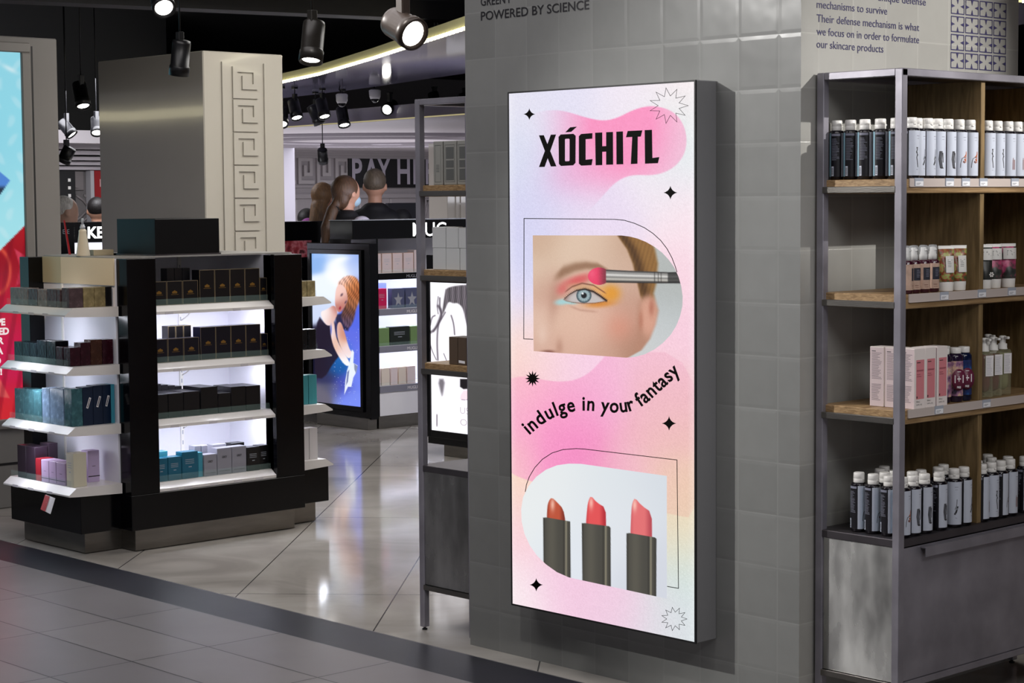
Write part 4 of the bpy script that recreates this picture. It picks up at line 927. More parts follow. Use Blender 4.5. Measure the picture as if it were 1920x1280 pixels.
for i, (k_, x_) in enumerate((('stem', 5.385), ('stem', 5.440), ('wood', 5.502), ('wood', 5.555), ('stem', 5.612))):
    put_bottle(k_, x_, 3.532, ZT, -.35+(.15 if i % 2 else 0), 'pale labelled shampoo bottle, %s right of the oak divider on the top shelf' % ORD[i], G1)
# cabinet top rows
ZC = .612; G2 = 'shampoo bottles on the cabinet top'
names = ['rear', 'middle', 'front']
LOW = [('twig', 1597, 887, .0), ('twig', 1627, 889, 0), ('twig', 1658, 893, 0), ('twig', 1684, 897, 0), ('pods', 1651, 886, .2), ('pods', 1650, 878, .1), ('twig', 1658, 873, 0), ('pods', 1673, 881, 0), ('pods', 1712, 893, 0),
       ('pods', 1740, 888, 0), ('twig', 1714, 884, 0), ('leaf', 1727, 880, 0), ('pods', 1765, 883, .1), ('leaf', 1791, 878, -.75), ('twig', 1759, 875, 0), ('pods', 1769, 870, .2), ('leaf', 1805, 875, .1),
       ('wood', 1842, 871, .35), ('stem', 1861, 868, -.1), ('twig', 1877, 864, .4), ('wood', 1902, 862, 0), ('stem', 1843, 864, 0), ('pods', 1852, 851, 0), ('leaf', 1859, 857, 0), ('twig', 1890, 855, 0), ('wood', 1915, 857, 0), ('stem', 1838, 852, 0)]
pos = [(at(px, py, z=ZC+.185), k_, r_, px) for k_, px, py, r_ in LOW]
fin = []
for p, k_, r_, px in pos:
    x_, y_ = p.x, p.y; x_ = max(x_, 4.940); y_ = min(max(y_, 3.530), 3.785)
    for _ in range(30):
        mv = False
        for qx, qy in [(a[0], a[1]) for a in fin]:
            d = math.hypot(x_-qx, y_-qy)
            if d < .0535:
                if d < 1e-4: d = 1e-4
                x_ += (x_-qx)/d*(.0545-d); y_ += (y_-qy)/d*(.0545-d); mv = True
        for xd in (5.318, 5.78):
            if xd-.028 < x_ < xd+.050: x_ = xd-.028 if x_ < xd+.011 else xd+.050
        y_ = min(max(y_, 3.530), 3.785); x_ = max(4.940, x_)
        if not mv: break
    fin.append((x_, y_, k_, r_, px))
bays = {'in the left bay of the cabinet top': [f_ for f_ in fin if f_[0] < 5.318], 'in the right bay of the cabinet top': [f_ for f_ in fin if f_[0] >= 5.318]}
for bay, L_ in bays.items():
    L_ = sorted(L_, key=lambda f_: proj_np(np.array([[f_[0], f_[1], ZC+.18]]))[0][0])
    for i, (x_, y_, k_, r_, px) in enumerate(L_):
        row = 'front' if y_ < 3.60 else ('middle' if y_ < 3.69 else 'rear')
        put_bottle(k_, x_, y_, ZC, .0+r_-.12, 'black shampoo bottle, %s from left, %s row, %s' % ((ORD+['thirteenth', 'fourteenth', 'fifteenth', 'sixteenth', 'seventeenth', 'eighteenth'])[i], row, bay.replace('of the cabinet top', 'of the cabinet')), G2)

# second shelf: spray bottles and cream tubes
Z2_ = LV[1]+.0215
PINKB = mat('rose_bottle', (58, 16, 34), .1, spec=.6); BEIGEL = mat('beige_print', (196, 166, 148), .45, noise=.2, nscale=40); CLEARC = glass_mat('clear_cap', (225, 230, 235), .28)
def spray():
    t = thing('spray_bottle', (0, 0, 0), 'x', 'bottle', group='rose spray bottles on the second shelf'); R = .0205
    b = MB(); b.lathe([(R-.003, 0), (R, .003), (R, .096), (R-.003, .100), (.012, .101)], n=28); b.build('body', PINKB, t)
    l = MB(); arc_strip(l, R+.0006, -PI-.35, .35, .012, .090, 0, 24); arc_strip(l, R+.0009, -2.35, -1.05, .040, .078, 1)
    for i in range(6): arc_strip(l, R+.0012, -1.95, -1.45+.25*random.random(), .050+i*.0042, .0513+i*.0042, 2, 4)
    arc_strip(l, R+.0011, -2.2, -1.6, .024, .0255, 3, 4); arc_strip(l, R+.0011, -2.15, -1.5, .018, .019, 3, 4)
    l.build('label', [BEIGEL, mat('label_slate', (40, 42, 54), .4), LABT, LABB], t)
    b = MB(); b.lathe([(.0125, .101), (.0125, .118), (.0105, .119), (.0105, .126), (.009, .127), (.009, .138), (.0075, .140)], n=20); b.bev(-.003, .003, -.015, -.008, .130, .135, .001); b.build('pump', WHITEPL, t)
    b = MB(); b.lathe([(.0145, .104), (.0145, .140), (.012, .146), (.004, .1475)], n=20); b.build('clear_cap', CLEARC, t)
    return t
SPR = spray(); SPR.name = 'spray_bottle'; ps = {}
for i, (x_, y_, lb) in enumerate(((5.062, 3.545, 'middle of three rose spray bottles on the second shelf'), (5.008, 3.542, 'left of three rose spray bottles, half behind the front post'), (5.118, 3.55, 'right of three rose spray bottles, beside the strawberry print tubes'), (4.960, 3.535, 'rose spray bottle showing just left of the front post on the second shelf'))):
    place(SPR, ps, (x_, y_, Z2_), -.15 if i != 3 else .7, lb)
def tubepack(art, w, h, name='cream_tube', cat='tube'):
    """squeeze tube standing on its round cap, flat crimped top"""
    t = thing(name, (0, 0, 0), 'x', cat); n_ = 28; prof = [(.030, 1.0, .96), (.05, 1.0, 1.), (h*.45, 1.02, .82), (h*.75, 1.06, .45), (h*.93, 1.1, .12), (h*.94, 1.1, .05), (h, 1.1, .05)]
    R = w/2; b = MB(); vs = []
    for z, sx, sy in prof:
        for i in range(n_): a = 2*PI*i/n_; vs.append((R*sx*math.cos(a), R*sy*math.sin(a), z))
    fs = []; K = len(prof)
    for j in range(K-1):
        for i in range(n_): fs.append((j*n_+i, j*n_+(i+1) % n_, (j+1)*n_+(i+1) % n_, (j+1)*n_+i))
    b.add(vs, fs, 0, True); b.add(vs[-n_:], [tuple(range(n_))], 1)
    o = b.build('body', [art, WHITEPL], t)
    for p in o.data.polygons:
        if p.center.z > h*.935: p.material_index = 1
    c_ = MB(); c_.lathe([(R*.86, 0), (R*.88, .002), (R*.93, .028), (R*.9, .031)], n=28); c_.build('cap', WHITEPL, t)
    return t
def art_mat(name, cols, scale, thr=.5, z=0):
    m = bpy.data.materials.new(name); m.use_nodes = True; nt = m.node_tree; b = nt.nodes['Principled BSDF']
    tc = nt.nodes.new('ShaderNodeTexCoord'); n = nt.nodes.new('ShaderNodeTexNoise'); n.inputs['Scale'].default_value = scale; n.inputs['Detail'].default_value = 3; nt.links.new(tc.outputs['Object'], n.inputs['Vector'])
    r = nt.nodes.new('ShaderNodeValToRGB'); E_ = r.color_ramp.elements; k = len(cols)
    E_[0].position = .34; E_[0].color = (*lin(cols[0]), 1); E_[1].position = .68; E_[1].color = (*lin(cols[-1]), 1)
    for i, c_ in enumerate(cols[1:-1]): e_ = E_.new(.34+.34*(i+1)/(k-1)); e_.color = (*lin(c_), 1)
    nt.links.new(n.outputs['Fac'], r.inputs[0]); nt.links.new(r.outputs[0], b.inputs['Base Color']); b.inputs['Roughness'].default_value = .35; return m
STRAW = art_mat('fruit_print', [(40, 48, 30), (74, 92, 44), (150, 60, 44), (150, 176, 92), (190, 120, 92)], 42)
def tube_panel(t, w, h, z0, z1, x0, x1, d, mats, lines=True):
    l = MB(); R = w/2
    def fr_(a, z): k = 1-.55*max(0, (z/h-.3)); return (a, -(R*k*math.sqrt(max(.02, 1-(a/R/1.05)**2)))-.0012-d, z)
    n_ = 8; vs = [fr_(x0+(x1-x0)*i/n_, z) for z in np.linspace(z0, z1, 5) for i in range(n_+1)]
    l.add(vs, [(j*(n_+1)+i, j*(n_+1)+i+1, (j+1)*(n_+1)+i+1, (j+1)*(n_+1)+i) for j in range(4) for i in range(n_)], 0, True)
    if lines:
        for i in range(5):
            zz = z0+(z1-z0)*(.35+.1*i); xa, xb = x0+.2*(x1-x0), x0+(.5+.3*random.random())*(x1-x0); l.flat([Vector(fr_(xa, zz))+Vector((0, -.0006, 0)), Vector(fr_(xb, zz))+Vector((0, -.0006, 0)), Vector(fr_(xb, zz+.0012))+Vector((0, -.0006, 0)), Vector(fr_(xa, zz+.0012))+Vector((0, -.0006, 0))], 1)
    l.build('label', mats, t)
TB = tubepack(STRAW, .052, .142); tube_panel(TB, .052, .142, .058, .110, -.012, .018, 0, [WHITEPL, LABK])
ps = {}
for x_, lb in ((5.190, 'left green and red fruit print cream tube on the second shelf'), (5.258, 'right green and red fruit print cream tube, beside the oak divider')): place(TB, ps, (x_, 3.550, Z2_), -.45, lb, 'fruit print tubes')
ORCH = art_mat('orchid_print', [(30, 34, 30), (54, 58, 52), (196, 70, 120), (226, 150, 176)], 26)
DARKO = art_mat('jasmine_print', [(28, 30, 28), (44, 46, 42), (70, 72, 64)], 18)
T2 = tubepack(DARKO, .050, .142); tube_panel(T2, .05, .142, .092, .128, -.024, .024, 0, [WHITEPL, LABK], True)
fl_ = MB()
for q in range(6):
    a = q*PI/3; fl_.add([(.012+.009*math.cos(a)*s_-.003*math.sin(a)*k_, -.0262, .046+.009*math.sin(a)*s_+.003*math.cos(a)*k_) for s_, k_ in ((.15, 0), (.7, 1), (1, 0), (.7, -1))], [(0, 1, 2, 3)])
fl_.build('flower_print', WHITEPL, T2)
T2.location = (5.395, 3.545, Z2_); T2.rotation_euler = (0, 0, -.5); tag(T2, 'dark flower print cream tube right beside the oak divider on the second shelf', 'tube')
T3 = tubepack(ORCH, .052, .142); tube_panel(T3, .052, .142, .092, .128, -.024, .024, 0, [WHITEPL, LABK], True)
ps = {}
for x_, y_, lb in ((5.460, 3.553, 'pink orchid print tube right of the dark flower tube'), (5.428, 3.61, 'pink orchid print tube standing behind the dark flower tube'), (5.535, 3.548, 'pink orchid print tube at the right edge of the picture')): place(T3, ps, (x_, y_, Z2_), -.45, lb, 'orchid print tubes')

# third shelf: pink cartons, twin packs, pump bottles
Z3_ = LV[2]+.0215
CART = mat('carton_white', (236, 226, 222), .5); CARP = mat('carton_pink', (214, 130, 138), .5); CARS = mat('carton_side_rose', (206, 188, 190), .5)
def pink_carton():
    t = thing('pink_carton', (0, 0, 0), 'x', 'box', group='tall pink skincare cartons'); w, d, h = .056, .053, .185
    b = MB(); b.bev(-w/2, w/2, -d/2, d/2, 0, h, .0012, 0); b.flat([(-w/2-.0003, d/2-.001, .001), (-w/2-.0003, -d/2+.001, .001), (-w/2-.0003, -d/2+.001, h-.002), (-w/2-.0003, d/2-.001, h-.002)], 1); b.build('box', [CART, CARS], t)
    p = MB(); y_ = -d/2-.0004; p.flat([(-w/2+.009, y_, .030), (w/2-.006, y_, .030), (w/2-.006, y_, .150), (-w/2+.009, y_, .150)], 0)
    for x0, x1, z, m in ((-.016, .002, .141, 1), (-.016, .018, .118, 2), (-.016, .016, .1155, 2), (-.016, .002, .105, 2), (-.016, .006, .099, 2), (-.017, -.013, .033, 1)): p.box(x0, x1, y_-.0006, y_-.0002, z, z+(.0012 if m == 2 else .002 if z > .05 else .006), m)
    write(p, '150 mL / ', lambda a, b_: (a, y_-.0002, b_), .020, .005, 1, a0=-.018, b0=.020); write(p, '5.07 FL. OZ.', lambda a, b_: (a, y_-.0002, b_), .030, .004, 1, a0=-.018, b0=.011)
    p.build('front_print', [CARP, LABK, mat('carton_text_rose', (140, 66, 80), .5)], t)
    q = MB(); x_ = -w/2-.0006
    for i in range(34):
        if 19 <= i <= 21: continue
        z = .165-i*.0044; L_ = .022+.016*random.random(); q.flat([(x_, .019, z), (x_, .019-L_, z), (x_, .019-L_, z+.0014), (x_, .019, z+.0014)], 0)
    q.box(x_-.0003, x_, .004, .019, .170, .173, 0); q.build('side_print', mat('fine_print', (104, 92, 98), .6), t); return t
PCT = pink_carton(); PCT.name = 'pink_carton'; ps = {}
for x_, y_, lb in ((4.985, 3.640, 'pink carton nearest the tiled wall, its printed rose side turned to the viewer'), (4.985, 3.583, 'pink carton second from the tiled wall, printed side partly behind the post'), (4.985, 3.527, 'pink carton directly behind the front post of the shelf'),
                   (5.046, 3.530, 'pink front carton just right of the front post'), (5.108, 3.530, 'rightmost pink carton, beside the bottles with round stickers')): place(PCT, ps, (x_, y_, Z3_), 0, lb)
MAROON = mat('sticker_maroon', (104, 34, 62), .4); PAPERW = mat('print_white', (238, 234, 236), .5)
def twin(col, name):
    t = thing('twin_pack_bottle', (0, 0, 0), 'x', 'bottle'); R = .023
    b = MB()
    b.lathe([(R-.003, 0), (R, .004), (R, .143), (R-.004, .150), (.014, .153)], n=28, m=0, sx=1.1, sy=.9); b.build('body', col, t)
    l = MB(); arc_strip(l, R*1.06+.0005, -PI-.2, .2, .02, .130, 0, 24); l.build('label', art_mat('print_'+name, [(30, 28, 44), (150, 104, 140), (226, 190, 158), (60, 96, 150)] if name == 'violet' else [(16, 26, 62), (18, 44, 104), (40, 110, 170)], 34), t)
    b = MB(); b.lathe([(.0175, .153), (.018, .155), (.018, .170), (.0165, .172)], n=24); b.build('cap', WHITEPL, t)
    return t
def sticker(t):
    s_ = MB(); y_ = -.0285; k = 26; s_.lathe([(.0001, 0), (.024, 0), (.024, .0008), (.0001, .0009)], (0, y_, .072), 28, 0, axis=(0, -1, 0))
    for v in range(len(s_.v)): x0, y0, z0 = s_.v[v]; s_.v[v] = (x0, y0, .072+(z0-.072)*1.42)
    write(s_, '1+1', lambda a, b_: (a, y_-.0014, b_), .030, .024, 1, bold=.01, a0=-.015, b0=.062); write(s_, 'FREE', lambda a, b_: (a, y_-.0014, b_), .013, .006, 1, bold=.03, a0=-.0065, b0=.045); s_.box(-.006, .006, y_-.0014, y_-.001, .096, .098, 1)
    s_.build('round_sticker', [MAROON, PAPERW], t)
TWV = twin(mat('violet_bottle', (34, 22, 46), .1), 'violet'); TWB = twin(mat('blue_bottle', (14, 24, 54), .1), 'blue')
TWV.name = TWB.name = 'twin_pack_bottle'
v2 = copy_tree(TWV); v3 = copy_tree(TWV); b2_ = copy_tree(TWB); v4 = copy_tree(TWV); b3_ = copy_tree(TWB)
sticker(TWV); sticker(TWB)
for o, x_, y_, r_, lb in ((TWV, 5.238, 3.545, -.55, 'violet flower print bottle with round maroon 1+1 sticker'), (TWB, 5.296-.002+.0, 3.548, -.6, 'blue bottle with round maroon 1+1 sticker beside the oak divider'), (v2, 5.185, 3.552, -.2, 'violet print bottle partly hidden between pink cartons and stickered bottle'),
                         (b2_, 5.262, 3.602, -.3, 'dark blue bottle between and behind the two stickered bottles'), (v3, 5.130, 3.605, 0, 'violet bottle whose white cap shows behind the rightmost pink carton'), (v4, 5.190, 3.625, 0, 'violet bottle with white cap in the second row behind the stickered violet one'), (b3_, 5.075, 3.61, 0, 'blue bottle whose cap shows behind the middle pink cartons')):
    o.location = (x_ if o is not TWB else 5.290, y_, Z3_); o.rotation_euler = (0, 0, r_); tag(o, lb, 'bottle', 'bottles beside the pink cartons')
CLEARB = glass_mat('clear_bottle', (206, 206, 170), .16); WINE = mat('wine_serum', (88, 20, 34), .1, spec=.6); OLIVE = mat('olive_liquid', (132, 130, 92), .15)
def pump(tall, liquid):
    t = thing('pump_bottle', (0, 0, 0), 'x', 'bottle', group='pump bottles on the third shelf'); R = .0235
    b = MB(); b.bev(-R, R, -R*.9, R*.9, 0, .150, .006); b.build('glass_body', CLEARB, t)
    b = MB(); b.lathe([(.004, .018), (R*.7, .026), (R*.82, .045), (R*.84, .118), (R*.84, .140)], n=24); b.build('liquid', liquid, t)
    b = MB(); b.bev(-.012, .019, -R*.9-.0015, -R*.9-.0005, .072, .138, .0002, 0)
    for i in range(12): b.box(-.009, .006+.007*random.random(), -R*.9-.0019, -R*.9-.0015, .078+i*.0047, .0787+i*.0047, 1)
    b.build('label', [PAPERW, LABT], t)
    b = MB(); b.lathe([(.016, .150), (.016, .153), (.0145, .154), (.0145, .168), (.010, .169), (.010, .184), (.012, .185), (.012, .192), (.008, .194)], n=22); b.bev(-.005, .005, -.030 if tall else -.016, 0, .184, .192, .0015); b.build('pump_head', WHITEPL, t)
    return t
PU = pump(True, WINE); PO = pump(True, OLIVE); PU.name = PO.name = 'pump_bottle'; ps = {}
for x_, y_, r_, lb in ((5.392, 3.540, -.3, 'wine red pump bottle directly right of the oak divider'), (5.452, 3.545, -.3, 'second wine red pump bottle right of the oak divider')): place(PU, ps, (x_, y_, Z3_), r_, lb)
PO['label'] = 'x'; first = True
for x_, y_, r_, lb in ((5.520, 3.555, -.3, 'olive tinted pump bottle right of the two wine red ones'), (5.40, 3.62, -.9, 'pump bottle standing behind the first wine red one'), (5.475, 3.625, -1.2, 'pump bottle with spout turned left behind the second wine red one'), (5.55, 3.63, -.2, 'pump bottle in the back row at the right picture edge')):
    o = PO if first else copy_tree(PO); first = False; o.location = (x_, y_, Z3_); o.rotation_euler = (0, 0, r_); o['label'] = lb

# goods on the dark unit behind the pillar (seen through its open end)
GREYC = mat('grey_carton', (150, 150, 144), .5); GREYD = mat('grey_carton_print', (96, 98, 96), .5); WHC = mat('white_carton', (206, 208, 208), .5)
def grey_box(y, label):
    t = thing('grey_gift_box', (4.935, y, 1.7085), label, 'box', group='grey boxes on the top board'); b = MB(); b.bev(-.04, .04, -.036, .036, 0, .165, .002); b.build('box', GREYC, t)
    p = MB(); fn = lambda a, b_: (-.0406, a, b_)
    p.line([(-.026, .012), (.026, .012), (.026, .15), (-.026, .15)], .0014, fn, 0, True); p.flat([fn(-.022, .018), fn(-.022, .060), fn(.022, .060), fn(.022, .018)], 0); p.flat([fn(-.022, .065), fn(-.022, .092), fn(.022, .092), fn(.022, .065)], 0); p.flat([fn(-.022, .098), fn(-.022, .142), fn(.022, .142), fn(.022, .098)], 0)
    p.build('panel_print', GREYD, t)
t = thing('grey_gift_box', (4.94, 5.625, 1.7085), 'leftmost grey gift box with narrow printed spine on the top board', 'box', group='grey boxes on the top board')
b = MB(); b.bev(-.045, .045, -.027, .027, 0, .165, .002); b.build('box', GREYC, t); p = MB(); fn = lambda a, b_: (-.0456, a, b_); p.line([(-.016, .012), (.016, .012), (.016, .15), (-.016, .15)], .0012, fn, 0, True)
for i in range(5): p.flat([fn(.010, .05+.006*i), fn(-.008, .05+.006*i), fn(-.008, .052+.006*i), fn(.010, .052+.006*i)], 0)
p.build('panel_print', GREYD, t)
grey_box(5.556, 'middle grey gift box with panelled print on the top board'); grey_box(5.480, 'grey gift box with panelled print nearest the pillar on the top board')
def wbox(y0, y1, z0, z1, label, art, x0=4.885):
    t = thing('white_carton', (x0, (y0+y1)/2, z0), label, 'box', group='white cartons stacked on the second board'); b = MB(); b.bev(x0, x0+.09, y0+.0008, y1-.0008, z0, z1-.0008, .0015); b.build('box', WHC, t, world=True)
    p = MB(); fn = lambda a, b_: (x0-.0006, a, b_); h = z1-z0; w_ = y1-y0
    if art == 'text':
        for k_ in range(int(round(w_/.036))):
            ya = y1-.005-k_*.036
            for i in range(18): p.flat([fn(ya, z0+.012+i*h*.047), fn(ya-.016-.010*random.random(), z0+.012+i*h*.047), fn(ya-.016-.010*random.random(), z0+.0135+i*h*.047), fn(ya, z0+.0135+i*h*.047)], 0)
    elif art == 'photo':
        p.flat([fn(y1-.006, z0+.012), fn(y0+.006, z0+.012), fn(y0+.006, z1-.008), fn(y1-.006, z1-.008)], 1)
        for i in range(5): p.line([(y1-.008, z0+.04+.006*i), (y1-.02, z0+.055+.01*i), (y0+.008, z0+.062+.012*i)], .0022, lambda a, b_: (x0-.001, a, b_), 2)
        p.flat([(x0-.0013, y1-.012, z0+.036), (x0-.0013, y0+.008, z0+.030), (x0-.0013, y0+.008, z0+.044), (x0-.0013, y1-.012, z0+.050)], 3)
    else:
        zc = (z0+z1)/2; p.flat([fn(y1-.004, zc-.010), fn(y0+.002, zc-.010), fn(y0+.002, zc+.012), fn(y1-.004, zc+.012)], 1); p.flat([fn(y1-.006, zc-.018), fn(y0+.006, zc-.018), fn(y0+.006, zc-.016), fn(y1-.006, zc-.016)], 2)
    p.build('print', [mat('faint_print', (150, 152, 152), .6), mat('print_grey_photo', (92, 92, 92), .5), LABK, PAPERW], t)
zb = 1.368+.0215
wbox(5.574, 5.650, zb, zb+.082, 'lower left white carton with fine print on the second board', 'text'); wbox(5.495, 5.573, zb, zb+.082, 'lower white carton with fine print in the middle of the second board', 'text'); wbox(5.43, 5.494, zb, zb+.082, 'lower white carton with grey band nearest the pillar', 'band')
wbox(5.574, 5.652, zb+.082, zb+.162, 'upper left white carton with fine print, stacked under the glowing letters', 'text'); wbox(5.502, 5.572, zb+.082, zb+.160, 'upper middle white carton with a grey photo print', 'photo'); wbox(5.43, 5.501, zb+.082, zb+.158, 'upper right white carton with grey band, touching the pillar edge view', 'band')
zb = 1.012+.0215; BRC = mat('brown_carton', (88, 72, 58), .5)
for y0, y1, lb in ((5.512, 5.562, 'left brown carton on the third board'), (5.462, 5.511, 'middle brown carton with a small white sticker on the third board'), (5.412, 5.461, 'right brown carton on the third board, next to the pillar')):
    t = thing('brown_carton', (4.885, (y0+y1)/2, zb), lb, 'box', group='brown cartons on the third board'); b = MB(); b.bev(4.885, 4.96, y0+.001, y1-.001, zb, zb+.104, .0015); b.build('box', BRC, t, world=True)
    if 'sticker' in lb: b = MB(); b.flat([(4.8844, 5.505, zb+.008), (4.8844, 5.47, zb+.006), (4.8844, 5.47, zb+.016), (4.8844, 5.505, zb+.018)]); b.build('sticker', TICKET, t, world=True)

# ================================================================ BLACK PERFUME KIOSK
KX0, KX1, KY0, KY1 = 4.960, 5.980, 7.920, 8.760
KI = thing('display_kiosk', (5.47, 8.34, 0), 'black cross-shaped perfume kiosk with lit white shelves on a steel plinth', 'display stand')
b = MB(); b.bev(4.79, 5.06, 8.065, 8.63, .004, .104, .002); b.bev(4.992, 5.93, 7.945, 8.735, .004, .104, .002); b.bev(5.90, 6.14, 8.045, 8.63, .004, .104, .002); b.build('plinth', STEEL, KI, world=True)
b = MB(); b.bev(4.742, KX0+.01, 8.014, 8.668, .1045, .300, .002); b.bev(KX0, KX1, KY0, KY1, .1045, .272, .002); b.bev(KX1-.01, 6.203, 8.014, 8.668, .1045, .300, .002); b.build('lower_body', BLACKG, KI, world=True)
for x0, x1, y0, y1 in ((KX0, 5.119, KY0, 8.012), (5.808, KX1, KY0, 8.012), (4.872, 5.119, 8.672, KY1), (5.808, 6.07, 8.672, KY1)):
    b = MB(); b.bev(x0, x1, y0, y1, .272, 1.388, .002); b.build('corner_panel', BLACKG, KI, world=True)
WB = mat('white_back_panel', (226, 226, 236), .35)
b = MB(); b.box(5.119, 5.808, 8.325, 8.335, .272, 1.388); b.build('back_panel', WB, KI, world=True)
b = MB(); b.box(5.108, 5.119, 8.012, 8.325, .272, 1.388); b.build('side_panel', WB, KI, world=True)
b = MB(); b.box(5.808, 5.819, 7.95, 8.325, .272, 1.388); b.build('side_panel', WB, KI, world=True)
for x_ in (4.952, 5.978):
    b = MB(); b.box(x_, x_+.01, 8.013, 8.671, .300, 1.388); b.build('end_back_panel', WB, KI, world=True)
t_ = MB(); t_.box(4.95, 5.99, 8.02, 8.66, 1.388, 1.396); t_.box(5.1, 5.83, 8.32, 8.75, 1.388, 1.396); t_.build('top_panel', mat('grey_top', (150, 148, 146), .4), KI, world=True)
hd = MB(); hd.box(4.944, 4.952, 8.013, 8.49, 1.262, 1.39); hd.build('header_panel', mat('warm_lit_header', (226, 208, 176), .4), KI, world=True)  # top of the white back panel, warm light put into its cream colour
hd = MB(); hd.box(4.946, 4.952, 8.495, 8.668, 1.262, 1.39); hd.build('header_panel', mat('warm_lit_header_dim', (190, 180, 148), .45), KI, world=True)  # darker stretch of that panel top, same warm light painted in
for x_ in (5.515,):
    b = MB(); b.box(x_-.009, x_+.009, 8.316, 8.325, .3, 1.38, 0)
    for q in range(20): b.box(x_-.003, x_+.003, 8.3155, 8.316, .33+q*.052, .35+q*.052, 1)
    b.build('slotted_upright', [WHITEPL, TICKG], KI, world=True)
b = MB(); b.box(4.944, 4.952, 8.485, 8.497, .3, 1.26); b.build('slotted_upright', WHITEPL, KI, world=True)
RAILW = mat('white_price_rail', (226, 222, 220), .3); GLS = glass_mat('shelf_glass', (190, 225, 218), .07); KLIT = glow('shelf_led', (232, 236, 255), 5)
WLAB = mat('rail_ticket', (206, 202, 206), .35)
def kshelf_front(z, tickets):
    s_ = MB(); s_.box(5.121, 5.806, 7.965, 8.322, z-.020, z); o = s_.build('shelf', RAILW, KI, world=True)
    r = MB(); r.prism([(7.968, z), (7.926, z-.026), (7.926, z-.040), (7.968, z-.040)], (5.121, 0, 0), (0, 1, 0), (0, 0, 1), (.685, 0, 0), 0); fix_normals(r.build('price_rail', RAILW, o, world=True))
    g = MB(); g.box(5.125, 5.800, 7.9655, 7.9695, z, z+.030); g.build('glass_guard', GLS, o, world=True)
    for x_ in tickets: l = MB(); l.box(x_, x_+.045, 7.9245, 7.9262, z-.0405, z-.029); l.build('price_ticket', WLAB, o, world=True)
    br = MB()
    for q in range(5): br.tube([(5.515, 8.31, z-.10+.0), (5.520, 8.28, z-.085), (5.530, 8.20, z-.030), (5.535, 8.0, z-.022)], .003, 6); break
    br.build('bracket', WHITEPL, o, world=True)
for z, tk in ((1.160, (5.17, 5.56)), (.885, (5.21, 5.60)), (.617, (5.19, 5.41, 5.62)), (.314, (5.18, 5.26, 5.41, 5.55, 5.68))): kshelf_front(z, tk)
def kshelf_end(z, sgn):
    """end shelf; sgn -1 towards -x, +1 towards +x"""
    xb = 4.951 if sgn < 0 else 5.989; xt = xb+sgn*(.245 if sgn < 0 else .175); xr = xb+sgn*(.285 if sgn < 0 else .224)
    s_ = MB(); s_.prism([(xb, z-.048), (xb, z), (xt, z), (xr, z-.030), (xr, z-.037), (xt, z-.040)], (0, 7.985, 0), (1, 0, 0), (0, 0, 1), (0, .615, 0)); o = fix_normals(s_.build('shelf', RAILW, KI, world=True))
    g = MB(); a, c_ = sorted((xt-sgn*.001, xt-sgn*.005)); g.box(a, c_, 8.04, 8.595, z, z+.030); g.build('glass_guard', GLS, o, world=True)
    for k_ in range(3):
        l = MB(); y_ = 8.12+k_*.16+.03*math.sin(z*40+k_); x0 = xr+sgn*.001; l.box(min(x0, x0+sgn*.001), max(x0, x0+sgn*.001), y_, y_+.05, z-.038, z-.026); l.build('price_ticket', WLAB, o, world=True)
for z in (1.165, .893, .612, .328): kshelf_end(z, -1); kshelf_end(z, 1)
# shelf lights (thin lamps under the shelves)
for z, p_ in ((1.118, 3.0), (.843, 2.6), (.575, 2.6)):
    area('shelf_light', (5.46, 8.02, z), (0, .35, -1), .64, .03, p_, (.86, .88, 1))
    area('shelf_light', (4.78, 8.34, z-.004), (.45, 0, -1), .03, .6, p_*.8, (.88, .90, 1))
    area('shelf_light', (6.16, 8.34, z-.004), (-.45, 0, -1), .03, .6, p_*.6, (.88, .90, 1))
TAG = thing('price_card', (4.70, 8.05, .30), 'small white and red promotion card hanging off the lowest left kiosk shelf', 'card', 0)
b = MB(); fn = lambda a, c_, l=0: (4.612-l+(.02 if c_ < .27 else 0), a, c_)
b.add([(4.632, 8.140, .292), (4.632, 8.055, .284), (4.600, 8.045, .215), (4.600, 8.130, .228)], [(0, 1, 2, 3)], 0); b.add([(4.630, 8.140, .292), (4.630, 8.098, .288), (4.598, 8.088, .222), (4.598, 8.130, .228)], [(0, 1, 2, 3)], 1)
b.add([(4.634, 8.140, .292), (4.634, 8.055, .284), (4.602, 8.045, .215), (4.602, 8.130, .228)], [(3, 2, 1, 0)], 0)
write(b, '20%', lambda a, c_: (4.627-(.285-c_)*.45, 8.135-a, c_), .030, .016, 0, a0=.0, b0=.246); b.build('card', [PAPERW, mat('promo_red', (178, 66, 70), .5)], TAG, world=True)
# black plinth box on top
tb = thing('riser_box', (5.33, 8.12, 1.396), 'satin black riser box on top of the black kiosk', 'box')
b = MB(); b.bev(5.19, 5.56, 8.03, 8.37, 1.402, 1.572, .002); b.build('body', mat('satin_black', (8, 8, 11), .45, spec=.25), tb, world=True); b = MB(); b.box(5.186, 5.565, 8.026, 8.375, 1.396, 1.403); b.build('base', STEELD, tb, world=True)
tb.location = (5.33, 8.12, 1.396)
# tester spray and small carton
sp_ = thing('spray_bottle', (4.975, 8.33, 1.396), 'cream tapered atomiser bottle with pump standing on top of the kiosk left end', 'bottle'); b = MB(); b.lathe([(.034, 0), (.034, .004), (.020, .10), (.0185, .115), (.019, .122), (.012, .130)], n=24); b.build('body', mat('cream_glass', (206, 198, 180), .2), sp_)
b = MB(); b.lathe([(.013, .130), (.013, .142), (.010, .144), (.010, .152)], n=18); b.lathe([(.006, .152), (.006, .178), (.0045, .182)], n=14); b.build('pump', TICKG, sp_)
o = thing('small_carton', (5.09, 8.36, 1.396), 'small flat beige carton lying beside the cream atomiser on the kiosk', 'box'); b = MB(); b.bev(-.055, .055, -.03, .03, 0, .028, .0015); b.build('box', mat('beige_carton', (168, 158, 134), .5), o)

